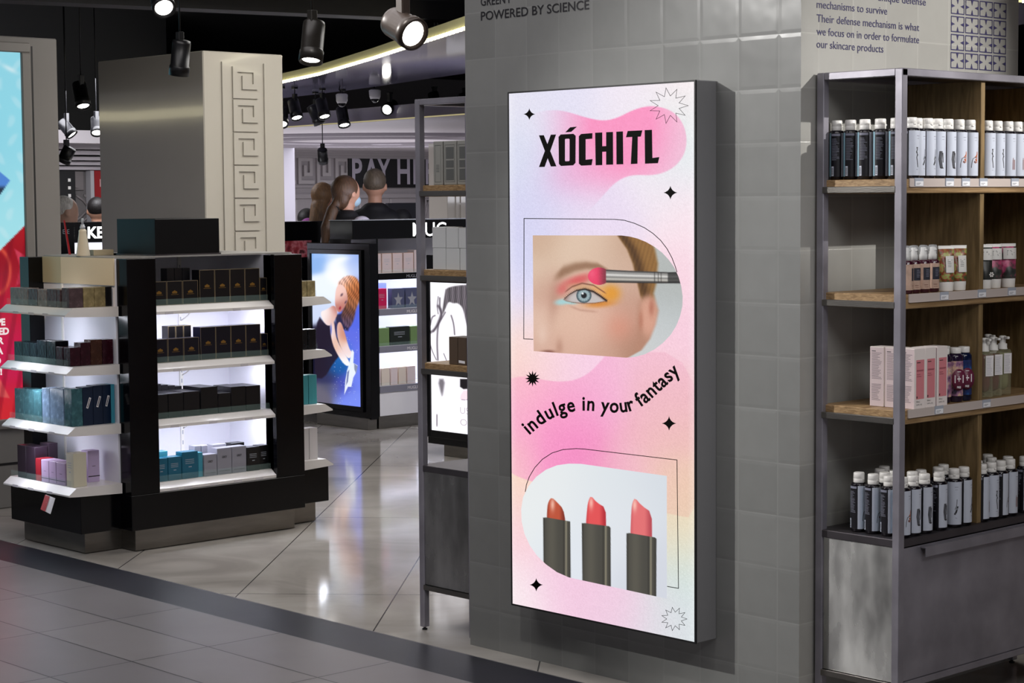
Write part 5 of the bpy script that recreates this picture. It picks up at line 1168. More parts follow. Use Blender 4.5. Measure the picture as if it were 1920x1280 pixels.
# ---------------------------------------------------------------- perfume cartons
GOLD = mat('gold_foil', (176, 136, 66), .35, .7); NAVY = mat('navy_carton', (10, 10, 26), .3); NEARB = mat('near_black_carton', (14, 13, 17), .3); GILT = mat('gilt_edge', (150, 132, 104), .35, .3)
def carton(name, x0, x1, y0, y1, z0, h, m, label, group, cat='box', front='-y', art=None, edge=None):
    t = thing(name, ((x0+x1)/2, (y0+y1)/2, z0), label, cat, group=group); w = (x1-x0)/2; d = (y1-y0)/2
    b = MB(); b.bev(-w, w, -d, d, 0, h, .0012); b.build('box', m, t)
    if front == '-y': fn = lambda a, c_, l=.0005: (a, -d-l, c_); W_ = w
    else: fn = lambda a, c_, l=.0005: (-w-l, -a, c_); W_ = d
    p = MB()
    if edge: p.line([(-W_+.001, .001), (W_-.001, .001), (W_-.001, h-.001), (-W_+.001, h-.001)], .0018, fn, 1, True)
    if art == 'crown':
        c_ = h*.48; k_ = min(.016, W_*.5)
        p.add([fn(*q) for q in ((-k_*.8, c_), (k_*.8, c_), (k_*.9, c_+k_*.2), (-k_*.9, c_+k_*.2))], [(0, 1, 2, 3)])
        for s_ in (-.7, -.35, 0, .35, .7): q0 = s_*k_; hh = k_*(.95-.5*abs(s_)); p.add([fn(q0-k_*.2, c_+k_*.25), fn(q0+k_*.2, c_+k_*.25), fn(q0+k_*.12, c_+hh), fn(q0-k_*.12, c_+hh)], [(0, 1, 2, 3)])
        p.add([fn(*q) for q in ((-k_*1.3, c_-.006), (k_*1.3, c_-.006), (k_*1.3, c_-.0045), (-k_*1.3, c_-.0045))], [(0, 1, 2, 3)])
    elif art == 'grey':
        write(p, 'GREY', fn, .030, .010, 0, bold=.03, a0=-.015, b0=h*.62); write(p, 'DOLCE GABBANA', fn, W_*1.5, .004, 0, a0=-W_*.75, b0=h*.12)
    elif art == 'lines':
        for q in (.70, .63, .56): p.add([fn(-W_*.6, h*q), fn(W_*.5, h*q), fn(W_*.5, h*q+.0022), fn(-W_*.6, h*q+.0022)], [(0, 1, 2, 3)])
        p.add([fn(-W_*.2, h*.42), fn(W_*.2, h*.42), fn(W_*.2, h*.45), fn(-W_*.2, h*.45)], [(0, 1, 2, 3)])
    elif art == 'band':
        p.add([fn(-W_, h*.17), fn(W_, h*.17), fn(W_, h*.20), fn(-W_, h*.20)], [(0, 1, 2, 3)]); p.add([fn(-W_*.3, h*.5), fn(W_*.3, h*.5), fn(W_*.3, h*.515), fn(-W_*.3, h*.515)], [(0, 1, 2, 3)])
    elif art == 'star':
        k_ = W_*.75; pts = [(k_*(1 if i % 2 == 0 else .42)*math.sin(i*PI/5), h*.42+k_*1.25*(1 if i % 2 == 0 else .42)*math.cos(i*PI/5)) for i in range(10)]
        p.add([fn(0, h*.42)]+[fn(*q) for q in pts], [(0, i+1, (i+1) % 10+1) for i in range(10)])
    elif art == 'sticker':
        p.line([(-W_*.2, h*.45), (W_*.45, h*.72)], .011, fn, 0); p.line([(-W_*.15, h*.47), (W_*.40, h*.70)], .004, lambda a, c_: fn(a, c_, .0008), 1)
    if p.v:
        c1 = {'crown': GOLD, 'grey': LABK, 'lines': TICKG, 'band': LABK, 'star': mat('silver_foil', (196, 198, 208), .25, .6), 'sticker': PAPERW}.get(art, LABK)
        p.build('print', [c1, edge or LABK], t)
    return t
GA = 'gold crowned cartons in the front bay'
def xs_of(fn_, lst, y_): return [at(*fn_(*p), y=y_).x for p in lst]
nm = ['far left', 'second', 'third', 'fourth', 'fifth', 'sixth', 'seventh', 'rightmost']
# front bay, two crowned shelves
for sh, (z, small, big, last) in enumerate(((1.1605, .114, .162, .113), (.8855, .113, .159, .110))):
    S_ = ('top', 'second')[sh]
    for i, (a, b2) in enumerate(((5.128, 5.212), (5.214, 5.302), (5.304, 5.392))): carton('perfume_carton', a+.0006, b2-.0006, 7.975, 8.03, z, small, NAVY if sh else NEARB, 'short black crowned carton, %s of three, left end of the %s front shelf' % (('left', 'middle', 'right')[i], S_), GA, art='crown', edge=GILT)
    for i in range(4): a = 5.401+i*.0895; carton('perfume_carton', a, a+.0875, 7.975, 8.04, z, big, NAVY if sh else NEARB, 'tall black crowned carton, %s of the four on the %s front shelf' % (('leftmost', 'second', 'third', 'rightmost')[i], S_), GA, art='crown', edge=GILT)
    carton('perfume_carton', 5.761, 5.803, 7.978, 8.03, z, last, NAVY if sh else NEARB, 'narrow black crowned carton at the right end of the %s front shelf' % S_, GA, art='crown', edge=GILT)
    for i in range(3): a = 5.262+.045*i; carton('perfume_carton', a, a+.042, 8.045, 8.10, z, .172-.004*sh, NEARB, 'slim black carton, %s of three behind the short ones, %s front shelf' % (('left', 'middle', 'right')[i], S_), 'slim cartons behind the short ones', edge=GILT if sh else None)
# third front shelf
z = .6175
for i, (a, b2, h) in enumerate(((5.128, 5.208, .116), (5.210, 5.296, .117), (5.298, 5.390, .119), (5.396, 5.496, .134), (5.498, 5.572, .098), (5.575, 5.662, .124), (5.664, 5.752, .122))):
    carton('perfume_carton', a+.0006, b2-.0006, 7.975, 8.13, z, h, NEARB, 'plain black carton, %s from left on the third front shelf' % ('first', 'second', 'third', 'fourth, the largest,', 'fifth, the shortest,', 'sixth', 'last')[i], 'plain black cartons on the third front shelf')
for i in range(4): carton('flat_carton', 5.24+.04*i, 5.278+.04*i, 8.14, 8.20, z, .150-.006*i, NEARB, 'thin black carton, %s in the row lying behind on the third front shelf' % ORD[i], 'thin cartons at the back of the third shelf')
# lowest front shelf
TEAL = mat('teal_carton', (20, 92, 118), .3); TEALL = mat('light_teal_carton', (60, 142, 164), .3); SILV = mat('silver_grey_carton', (150, 150, 162), .3, .2)
z = .3145; GL = 'cartons on the lowest front shelf'
for i, (a, b2, y_, h, m, art, lb) in enumerate(((5.128, 5.200, 7.975, .112, TEAL, 'lines', 'short teal carton at the left end of the lowest front shelf'), (5.202, 5.278, 7.975, .113, TEAL, 'lines', 'second short teal carton on the lowest front shelf'), (5.281, 5.374, 7.975, .130, TEAL, 'lines', 'taller teal carton beside the grey ones on the lowest front shelf'), (5.378, 5.405, 7.98, .12, TEALL, None, 'narrow light teal carton between teal and grey cartons'),
                                      (5.408, 5.484, 7.975, .106, SILV, 'grey', 'short silver carton reading GREY on the lowest front shelf'), (5.486, 5.572, 7.975, .130, SILV, 'grey', 'middle tall silver carton reading GREY'), (5.574, 5.660, 7.975, .130, SILV, 'grey', 'right tall silver carton reading GREY, beside the black ones'), (5.663, 5.742, 7.975, .118, NEARB, 'lines', 'black carton with faint text right of the silver ones'), (5.744, 5.803, 7.985, .120, NEARB, 'lines', 'black carton at the right end of the lowest front shelf'),
                                      (5.17, 5.25, 8.05, .135, TEALL, None, 'light teal carton behind the short teal ones'), (5.40, 5.435, 8.04, .145, SILV, None, 'left small silver carton behind the short GREY carton'), (5.44, 5.475, 8.04, .143, SILV, None, 'right small silver carton behind the short GREY carton'), (5.52, 5.60, 8.06, .138, SILV, None, 'silver carton behind the tall GREY cartons'), (5.63, 5.71, 8.06, .135, NEARB, None, 'black carton in the back row behind the black ones'))):
    carton('perfume_carton', a+.0006, b2-.0006, y_, y_+.055, z, h, m, lb, GL, art=art)
# left end shelves (facing the viewer's left)
def film(name, rgb, r=.26): return mat(name, rgb, r, .0, noise=.35, nscale=30, bump=.15, bscale=40, spec=.35)
TAUPE = film('taupe_wrapped', (112, 100, 96)); MAUVE = film('mauve_wrapped', (72, 58, 62)); GOLDB = film('dull_gold_wrapped', (128, 116, 84)); BURG = film('burgundy_wrapped', (48, 14, 26)); INKBLU = film('black_wrapped', (12, 16, 22)); BRN = film('brown_wrapped', (66, 38, 28))
TEALG = film('teal_glass_wrap', (58, 98, 106)); BLUEG = film('pale_blue_wrap', (120, 144, 172)); NAVYB = mat('navy_blue_carton', (14, 32, 58), .3); PURP = mat('aubergine_carton', (40, 28, 40), .35); RED = mat('red_carton', (142, 30, 42), .35); LILAC = mat('lilac_carton', (168, 146, 178), .4); CREAM = mat('cream_carton', (206, 200, 178), .45); LILL = mat('light_lilac_carton', (206, 186, 222), .4)
XE = 4.712
def erow(z, items, depth, grp):
    for y1, y0, h, m, art, lb, dx in items: carton('perfume_carton', XE+dx, XE+dx+depth, y0+.0006, y1-.0006, z, h, m, lb, grp, front='-x', art=art)
erow(1.1655, ((8.570, 8.400, .082, TAUPE, None, 'wide taupe wrapped carton at the far end of the top left shelf', 0), (8.398, 8.312, .080, MAUVE, None, 'mauve wrapped carton right of the wide taupe one', 0), (8.310, 8.226, .079, TAUPE, None, 'taupe wrapped carton third from the far end, top left shelf', 0),
              (8.224, 8.138, .084, MAUVE, None, 'mauve wrapped carton fourth from the far end, top left shelf', 0), (8.136, 8.104, .083, MAUVE, None, 'narrow mauve wrapped carton near the corner of the top left shelf', 0)), .06, 'wrapped cartons on the top left shelf')
for i, (a, b2, m, lb) in enumerate(((4.716, 4.79, MAUVE, 'mauve wrapped carton at the corner of the top left shelf'), (4.792, 4.850, GOLDB, 'left dull gold carton at the end of the top left shelf'), (4.852, 4.910, GOLDB, 'right dull gold carton at the end of the top left shelf'), (4.912, 4.944, NEARB, 'black carton squeezed against the kiosk corner, top left shelf'))): carton('perfume_carton', a, b2, 8.030, 8.095, 1.1655, .092, m, lb, 'wrapped cartons on the top left shelf')
erow(.8935, ((8.545, 8.470, .094, INKBLU, None, 'black wrapped carton at the far end of the second left shelf', 0), (8.468, 8.398, .093, INKBLU, None, 'second black wrapped carton on the second left shelf', 0), (8.396, 8.330, .094, INKBLU, None, 'third black wrapped carton on the second left shelf', 0),
             (8.328, 8.240, .110, INKBLU, None, 'taller black wrapped carton, left of two, second left shelf', 0), (8.238, 8.156, .112, INKBLU, None, 'taller black wrapped carton, right of two, second left shelf', 0), (8.154, 8.092, .088, BURG, None, 'burgundy wrapped carton facing left near the corner, second left shelf', .0)), .07, 'wrapped cartons on the second left shelf')
for i, (a, b2, m, h, lb) in enumerate(((4.714, 4.768, BURG, .088, 'burgundy wrapped carton at the corner of the second left shelf'), (4.770, 4.822, BURG, .108, 'taller burgundy wrapped carton on the second left shelf'), (4.824, 4.884, BRN, .118, 'brown patterned wrapped carton on the second left shelf'), (4.886, 4.944, BURG, .116, 'dark red carton against the kiosk corner, second left shelf'))): carton('perfume_carton', a, b2, 8.028, 8.088, .8935, h, m, lb, 'wrapped cartons on the second left shelf')
erow(.6125, ((8.552, 8.470, .148, TEALG, None, 'teal wrapped carton at the far end of the third left shelf', 0), (8.468, 8.376, .150, TEALG, None, 'second teal wrapped carton on the third left shelf', 0), (8.374, 8.295, .146, TEALG, None, 'third teal wrapped carton on the third left shelf', 0), (8.292, 8.222, .166, BLUEG, None, 'pale blue wrapped carton, left of two, third left shelf', 0), (8.220, 8.096, .170, BLUEG, None, 'wide pale blue wrapped carton, right of two, third left shelf', 0)), .07, 'blue wrapped cartons on the third left shelf')
for i, (a, b2, m, h, art, lb) in enumerate(((4.714, 4.772, TEALG, .176, None, 'blue grey wrapped carton at the corner of the third left shelf'), (4.774, 4.828, NAVYB, .180, 'sticker', 'left navy carton with slanted white sticker'), (4.830, 4.880, NAVYB, .184, 'sticker', 'middle navy carton with slanted white sticker'), (4.882, 4.924, NAVYB, .184, 'sticker', 'right navy carton with slanted white sticker'), (4.926, 4.945, TEALL, .184, None, 'thin light blue carton against the kiosk corner'))): carton('perfume_carton', a, b2, 8.026, 8.090, .6125, h, m, lb, 'blue wrapped cartons on the third left shelf', art=art)
erow(.3285, ((8.540, 8.458, .158, PURP, None, 'aubergine carton at the far end of the lowest left shelf', 0), (8.456, 8.372, .158, PURP, None, 'second aubergine carton on the lowest left shelf', 0), (8.368, 8.318, .108, RED, None, 'red carton between the aubergine and lilac ones', 0), (8.315, 8.245, .106, LILAC, 'band', 'lilac carton beside the red one', 0), (8.243, 8.178, .106, LILAC, 'band', 'middle lilac carton on the lowest left shelf', 0), (8.176, 8.095, .105, LILAC, 'band', 'right lilac carton beside the cream one', 0)), .07, 'cartons on the lowest left shelf')
carton('perfume_carton', 4.785, 4.835, 8.37, 8.45, .3285, .170, PURP, 'aubergine carton in the second row behind the front aubergine pair', 'cartons on the lowest left shelf')
carton('perfume_carton', 4.716, 4.786, 8.026, 8.090, .3285, .158, CREAM, 'tall cream carton at the corner of the lowest left shelf', 'cartons on the lowest left shelf', front='-x', art='lines')
carton('perfume_carton', 4.850, 4.912, 8.12, 8.18, .3285, .150, LILL, 'light lilac carton standing behind the cream one', 'cartons on the lowest left shelf', art='band')
# right end shelves, seen edge on
for z, m, h, n_, lb in ((1.1655, GOLDB, .080, 2, 'dull gold carton'), (.8935, INKBLU, .104, 2, 'black wrapped carton'), (.6125, mat('aqua_carton', (70, 156, 166), .3), .150, 2, 'aqua carton'), (.3285, mat('ivory_carton', (216, 212, 214), .4), .160, 2, 'ivory carton')):
    sh = {1.1655: 'top', .8935: 'second', .6125: 'third', .3285: 'lowest'}[z]
    for i in range(2): a = 6.040+.055*i; carton('perfume_carton', a, a+.052, 8.03, 8.09, z, h, m, '%s %s on the %s right end shelf of the kiosk' % (('inner', 'outer')[i], lb, sh), 'cartons on the right end shelves')

# ================================================================ BIG BACKLIT SIGN AT THE LEFT
SY = 9.6; SG = thing('advertising_pillar', (5.0, SY, 0), 'tall grey advertising panel with a blue and red backlit poster at the left picture edge', 'advertising panel')
GRYL = mat('warm_grey_lacquer', (136, 133, 130), .2, noise=.03, nscale=2, coat=.25)
sx0, sx1 = 3.9, 5.600; px0, px1, pz0, pz1 = 4.0, 5.372, .487, 2.462
b = MB(); b.bev(sx0, sx1, SY, SY+.35, 0.0, 2.548, .006); b.build('casing', GRYL, SG, world=True)
b = MB(); e = .055
for x0, x1, z0, z1 in ((px0-e, px1+e, pz1, pz1+e), (px0-e, px1+e, pz0-e, pz0), (px0-e, px0, pz0, pz1), (px1, px1+e, pz0, pz1)): b.bev(x0, x1, SY-.02, SY+.001, z0, z1, .006)
b.build('poster_frame', mat('grey_frame', (128, 124, 120), .35), SG, world=True)
b = MB(); b.box(sx0+.02, sx1-.004, SY-.002, SY, .235, .248); b.box(px1+e+.012, px1+e+.022, SY-.001, SY, .26, 2.50); b.build('shadow_gap', BLACKM, SG, world=True)
def paint_left(px, py):
    c = rbf(px, py, [(10, 120, (150, 222, 240)), (30, 250, (152, 228, 244)), (10, 400, (176, 238, 246)), (40, 350, (160, 232, 246)), (-40, 300, (140, 214, 236))], 60)
    c = mixc(c, (236, 250, 255), .7*np.exp(-(((py-130-.5*(px-20))/5)**2))*np.exp(-((px-18)/14)**2)); c = mixc(c, (236, 250, 255), .25*sm(.2, .9, np.sin(px*.16+np.sin(py*.05)*2)*np.sin(py*.09)))
    k = inpoly(px, py, [(-40, 290), (0, 322), (19, 338), (0, 365), (-40, 400)], 1); c = mixc(c, (84, 140, 222), k); c = mixc(c, (40, 56, 74), k*sm(345, 356, py))
    red = rbf(px, py, [(20, 470, (160, 18, 34)), (40, 440, (186, 24, 36)), (5, 560, (196, 20, 66)), (20, 680, (206, 20, 80)), (45, 560, (196, 28, 40)), (20, 770, (214, 42, 52)), (5, 500, (136, 12, 34)), (35, 640, (202, 24, 74))], 34)
    red = mixc(red, (216, 78, 62), np.exp(-(np.abs(np.hypot((px+8), (py-508)*.62)-27)/3.0)**2)*sm(565, 550, py)); red = mixc(red, (222, 72, 100), .8*inpoly(px, py, [(27, 466), (45, 478), (45, 528), (30, 535), (38, 500)], 1.2)); red = mixc(red, (228, 96, 92), .9*inpoly(px, py, [(-30, 690), (0, 710), (18, 746), (-30, 740)], 1.5)); red = mixc(red, (120, 10, 34), .4*sm(.3, .9, np.sin(px*.22+py*.035)))
    m = sm(-1, 1, (py-(422+(47-px)*1.0))); c = c*(1-m[:, None])+red*m[:, None]; return c
xx, zz = np.meshgrid(np.linspace(px0, px1, 160), np.linspace(pz1, pz0, 360)); raster('backlit_poster', SG, np.stack([xx, np.full_like(xx, SY-.004), zz], 2), paint_left, picture_mat('left_poster_print', .95, .2))
t_ = MB()
for s_, px_, py_ in (('PE', 10, 609), ('RED', 17, 626), ('R', 7, 644), ('A', 6, 663), ('O', 2, 682), ('T!', 4, 702)):
    p_ = at(px_, py_, y=SY-.006); write(t_, s_, lambda a, c_: (a, SY-.0065, c_), None, .034, bold=.05, a0=p_.x, b0=p_.z, align='right')
t_.build('poster_lettering', glow('poster_white', (255, 240, 240), .9), SG, world=True)

# ================================================================ FAR GONDOLAS WITH SCREENS
G1T = thing('display_gondola', (9.6, 11.2, 0), 'far black gondola with lit white shelves and brand header behind the empty aisle', 'display stand')
b = MB(); b.bev(8.975, 10.7, 10.99, 11.6, .0, .093, .003); b.build('plinth', STEEL, G1T, world=True)
b = MB(); b.bev(8.74, 10.7, 10.975, 11.24, 1.378, 1.512, .003); b.build('header', BLACKG, G1T, world=True)
b = MB(); b.box(8.737, 10.705, 10.972, 11.245, 1.512, 1.517); b.build('header_trim', TICKG, G1T, world=True)
b = MB(); b.box(8.975, 10.7, 11.255, 11.27, .094, 1.378); b.build('back_panel', WB, G1T, world=True)
b = MB(); b.box(8.958, 8.975, 10.98, 11.27, .094, 1.378); b.build('side_panel', BLACKG, G1T, world=True)
b = MB(); b.box(8.976, 10.7, 10.985, 10.995, .094, .268); b.build('base_panel', WHITEP, G1T, world=True)
for i, z in enumerate((1.130, .871, .601, .312)):
    s_ = MB(); s_.box(8.977, 10.69, 10.99, 11.255, z-.02, z); o = s_.build('shelf', WHITEP, G1T, world=True)
    r = MB(); r.box(8.977, 10.69, 10.978, 10.989, z-.048, z-.002); r.build('shelf_rail', BLACKG if i == 0 else mat('grey_rail', (128, 128, 142), .3), o, world=True)
    w = MB()
    for k_ in range(4): write(w, 'MUGLER', lambda a, c_: (a, 10.9765, c_), .125, .021, bold=.0, a0=9.238+.32*k_-.0, b0=z-.037)
    w.build('rail_lettering', mat('rail_letter_grey', (150, 150, 160), .4) if i == 0 else PAPERW, o, world=True)
    g = MB(); g.box(8.98, 10.69, 10.984, 10.987, z, z+.024); g.build('glass_guard', GLS, o, world=True)
for z in (1.105, .845, .575): area('shelf_light', (9.7, 11.03, z), (0, .6, -1), 1.6, .04, 5, (.84, .88, 1))
w = MB(); write(w, 'MUG', lambda a, c_: (a, 10.973, c_), .325, .098, bold=.004, a0=9.300, b0=1.392); w.build('header_lettering', glow('white_letter_glow', (255, 255, 255), 3), G1T, world=True)
PEACH = mat('peach_edge', (214, 160, 120), .4); PALE = mat('pale_pink_carton', (206, 190, 192), .4); SGREEN = mat('green_carton', (108, 136, 88), .4); CERISE = mat('cerise_carton', (196, 24, 84), .35); BLST = mat('slate_blue_carton', (78, 82, 112), .35); PERI = mat('periwinkle_carton', (112, 124, 190), .4)
X_ = lambda px, py=560: at(px, py, y=10.995).x
GB = 'cartons on the far gondola'
for i in range(4):
    a, c_ = ((705, 716), (717, 736), (737, 756), (757.5, 776.5))[i]; a, c_ = X_(a, 490), X_(c_, 490)
    carton('perfume_carton', max(a, 8.98), c_-.003, 11.0, 11.05, 1.1305, .142, PALE, 'pale peach edged carton, %s on the top shelf of the far gondola' % ('leftmost', 'second', 'third', 'fourth')[i], GB, art='lines', edge=PEACH)
carton('perfume_carton', X_(777.5, 490), X_(787, 490), 11.0, 11.08, 1.1305, .16, PALE, 'taller pale carton at the post on the top shelf of the far gondola', GB)
carton('perfume_carton', 8.982, X_(726), 11.0, 11.05, .8715, .147, CERISE, 'cerise carton on the second shelf of the far gondola', GB, art='lines')
carton('perfume_carton', X_(717), X_(742), 11.10, 11.16, .8715, .18, PERI, 'periwinkle carton behind the cerise one on the far gondola', GB)
for i, (a, c_) in enumerate(((736, 760), (761.5, 786))): carton('perfume_carton', X_(a), X_(c_)-.004, 11.0, 11.05, .8715, .143, BLST, '%s slate blue carton with a silver star on the far gondola' % ('left', 'right')[i], GB, art='star')
carton('perfume_carton', 8.982, X_(731, 640), 11.0, 11.05, .6015, .13, SGREEN, 'left green carton on the third shelf of the far gondola', GB); carton('perfume_carton', X_(732.5, 640), X_(769, 640), 11.0, 11.05, .6015, .134, mat('black_green_carton', (26, 34, 30), .3), 'black carton with grey swirl between two green ones', GB, art='lines'); carton('perfume_carton', X_(771, 640), X_(792, 640), 11.0, 11.05, .6015, .13, SGREEN, 'right green carton on the third shelf of the far gondola', GB)
for i, (a, c_) in enumerate(((705, 715), (716.5, 732), (733, 747), (748, 763), (764, 780))): carton('perfume_carton', max(8.98, X_(a, 700)), X_(c_, 700)-.003, 11.0, 11.05, .3125, .126, mat('ivory_gloss_carton', (222, 210, 200), .4) if i % 2 else mat('rose_white_carton', (220, 206, 210), .4), 'cream carton, %s on the lowest shelf of the far gondola' % ('first', 'second', 'third', 'fourth', 'fifth')[i], GB, edge=PEACH if i > 1 else None)
# screen tower at the end of the gondola
T1 = thing('advertising_display', (8.92, 11.35, 0), 'far black tower with a glowing blue poster of a woman holding a star', 'advertising display')
b = MB(); b.bev(8.890, 8.957, 10.975, 11.71, .075, 1.345, .003); b.build('casing', BLACKG, T1, world=True)
b = MB(); b.bev(8.875, 8.956, 10.99, 11.60, 0, .085, .003); b.build('plinth', STEEL, T1, world=True)
b = MB(); e = .035
for y0, y1, z0, z1 in ((11.075, 11.655, 1.266, 1.30), (11.075, 11.655, .125, .163), (11.05, 11.078, .125, 1.30), (11.65, 11.68, .125, 1.30)): b.bev(8.872, 8.891, y0, y1, z0, z1, .003)
b.build('bezel', BLACKG, T1, world=True)
def paint_angel(px, py):
    X = (px-580)*4; Y = (py-460)*4
    c = rbf(X, Y, [(60, 100, (140, 180, 236)), (200, 90, (196, 216, 250)), (360, 100, (150, 176, 236)), (220, 200, (252, 254, 255)), (100, 320, (236, 244, 255)), (330, 160, (190, 206, 246)), (60, 480, (206, 218, 246)), (360, 330, (150, 150, 210)), (370, 560, (84, 104, 228)), (320, 700, (96, 110, 226)), (360, 800, (104, 118, 236)), (100, 700, (26, 20, 44)), (60, 900, (22, 22, 44)), (130, 1000, (48, 50, 90)), (200, 900, (20, 90, 166)), (240, 1050, (70, 80, 180)), (370, 1000, (110, 130, 240)), (300, 1150, (120, 140, 242)), (60, 1120, (90, 84, 110)), (240, 800, (40, 110, 190))], 46)
    c = mixc(c, (250, 252, 255), .9*np.exp(-((X-230-40*np.sin(Y*.03))/60)**2)*sm(330, 120, Y)*sm(60, 110, Y))
    c = mixc(c, (28, 18, 40), inpoly(X, Y, smooth_poly([(64, 520), (120, 590), (170, 640), (230, 720), (250, 800), (180, 880), (110, 1000), (40, 990), (40, 760)], 1), 6)*.93)
    c = mixc(c, (30, 24, 48), inpoly(X, Y, [(190, 520), (300, 500), (320, 560), (290, 640), (210, 620)], 8)*.85)
    hair = rbf(X, Y, [(250, 250, (236, 190, 176)), (330, 300, (206, 130, 80)), (370, 350, (150, 80, 44)), (300, 500, (96, 60, 50)), (340, 430, (176, 110, 70)), (300, 580, (90, 70, 96))], 40); hair = hair*(.95+.14*np.sin(X*.33+Y*.12+np.sin(Y*.05)*3)+.10*np.sin(X*.13-Y*.09))[:, None]
    m = inpoly(X, Y, smooth_poly([(205, 300), (230, 255), (290, 220), (350, 235), (382, 290), (385, 400), (350, 470), (335, 560), (300, 625), (255, 600), (235, 520), (265, 450), (290, 400), (260, 320)], 2), 7); c = c*(1-m[:, None])+hair*m[:, None]
    skin = rbf(X, Y, [(220, 380, (246, 206, 196)), (260, 430, (196, 130, 118)), (230, 480, (186, 112, 104)), (120, 520, (252, 240, 240)), (180, 540, (226, 180, 170)), (170, 650, (240, 220, 222)), (200, 740, (232, 190, 170)), (250, 650, (206, 140, 118)), (280, 800, (240, 214, 214)), (290, 870, (252, 250, 252))], 36)
    for pl_ in ([(200, 310), (235, 285), (275, 320), (290, 400), (262, 470), (225, 508), (200, 480), (190, 420)], [(75, 500), (130, 480), (190, 440), (215, 510), (190, 560), (170, 600), (120, 600)], [(150, 560), (185, 560), (195, 660), (215, 730), (290, 850), (310, 900), (270, 905), (210, 820), (165, 720)], [(205, 590), (235, 565), (262, 640), (300, 780), (325, 800), (300, 860), (250, 800), (210, 700)]):
        m = inpoly(X, Y, smooth_poly(pl_, 2), 4); c = c*(1-m[:, None])+skin*m[:, None]
    c = mixc(c, (60, 40, 60), .7*blur_e(X, Y, 243, 370, 8, 14, 1.5, .6)); c = mixc(c, (60, 44, 70), .7*blur_e(X, Y, 272, 425, 6, 14, 1.5, .5)); c = mixc(c, (150, 30, 50), .85*blur_e(X, Y, 230, 470, 8, 14, 1.6, .3)); c = mixc(c, (70, 90, 190), .8*blur_e(X, Y, 163, 630, 6, 40, 1.6))
    c = mixc(c, (244, 250, 255), inpoly(X, Y, [(262, 1118), (270, 1010), (285, 930), (300, 880), (320, 780), (335, 800), (330, 880), (362, 900), (352, 950), (330, 990), (315, 1060), (290, 1060)], 3)*.92); c = mixc(c, (90, 100, 140), .7*inpoly(X, Y, [(335, 885), (362, 905), (350, 960), (338, 930)], 3)); c = mixc(c, (40, 50, 120), .6*inpoly(X, Y, [(285, 950), (300, 930), (290, 1020), (275, 1050)], 2))
    sp_ = (rng.random(len(px)) > .994)&(Y > 620)&(X > 180); c[sp_] = [.8, .86, 1]; c = c*(1-.35*sm(1010, 1060, Y)*sm(260, 180, X))[:, None]+.35*(sm(1010, 1060, Y)*sm(260, 180, X))[:, None]*.5
    return c
yy, zz = np.meshgrid(np.linspace(11.652, 11.076, 130), np.linspace(1.266, .162, 360)); raster('screen', T1, np.stack([np.full_like(yy, 8.8885), yy, zz], 2), paint_angel, picture_mat('star_poster_print', 1.15, .12))
# second display with black and white picture, seen through the shelf
T2_ = thing('advertising_display', (8.4, 9.3, 0), 'black display with a bright black and white portrait seen through the metal shelf', 'advertising display')
b = MB(); b.bev(8.296, 8.9, 8.75, 9.66, .075, 1.30, .003); b.build('casing', BLACKG, T2_, world=True); b = MB(); b.bev(8.32, 8.9, 8.80, 9.53, 0, .076, .003); b.build('plinth', STEEL, T2_, world=True)
b = MB()
for y0, y1, z0, z1 in ((8.76, 9.625, 1.125, 1.16), (8.76, 9.625, .120, .165), (9.618, 9.655, .12, 1.16)): b.bev(8.282, 8.297, y0, y1, z0, z1, .002)
b.build('bezel', BLACKG, T2_, world=True)
def paint_bw(px, py):
    X = (px-780)*3.367; Y = (py-520)*3.367; c = np.ones((len(px), 3))*np.array([[.985, .975, 1.]])
    hair = (.34+.07*np.sin(X*.5+np.sin(Y*.05)*2)+.05*np.sin(X*.17))[:, None]*np.array([[1.05, .98, 1.05]])
    m = inpoly(X, Y, smooth_poly([(190, 55), (420, 40), (420, 520), (345, 400), (315, 280), (296, 190), (262, 160), (235, 165), (205, 150), (185, 200), (165, 240), (170, 180), (180, 110)], 2), 5); c = c*(1-m[:, None])+hair*m[:, None]
    for p1, w_ in (([(150, 130), (150, 200), (165, 240), (140, 290), (132, 400), (138, 520)], 6), ([(140, 180), (165, 215), (150, 265), (120, 330), (85, 350)], 9), ([(222, 240), (238, 290), (244, 360)], 5), ([(90, 300), (100, 250), (120, 240)], 5), ([(175, 480), (195, 530)], 3), ([(85, 400), (100, 460), (128, 520)], 3), ([(140, 120), (132, 180), (140, 230)], 3), ([(110, 340), (150, 280), (185, 220)], 5)):
        p2 = np.array(smooth_poly(p1, 2, closed=False)); dm = np.full(len(px), 1e9)
        for (x1, y1), (x2, y2) in zip(p2[:-1], p2[1:]):
            L2 = (x2-x1)**2+(y2-y1)**2+1e-9; t = np.clip(((X-x1)*(x2-x1)+(Y-y1)*(y2-y1))/L2, 0, 1); dm = np.minimum(dm, np.hypot(X-x1-t*(x2-x1), Y-y1-t*(y2-y1)))
        c = mixc(c, (74, 66, 76), .8*np.exp(-(dm/w_)**2))
    c = mixc(c, (90, 84, 92), .85*inpoly(X, Y, smooth_poly([(135, 640), (185, 640), (170, 740), (162, 750)], 1), 8)); c = mixc(c, (26, 22, 26), inpoly(X, Y, [(278, 640), (360, 640), (360, 700), (300, 705), (278, 690)], 4)); c = mixc(c, (236, 196, 206), .7*inpoly(X, Y, [(280, 740), (300, 710), (420, 710), (420, 770), (275, 770)], 6)); c = mixc(c, (150, 130, 150), .8*(np.abs(Y-772) < 3)*(X > 285)); c = mixc(c, (60, 50, 60), .8*np.exp(-((X-132)/4)**2)*sm(855, 870, Y)*sm(950, 930, Y))
    return c
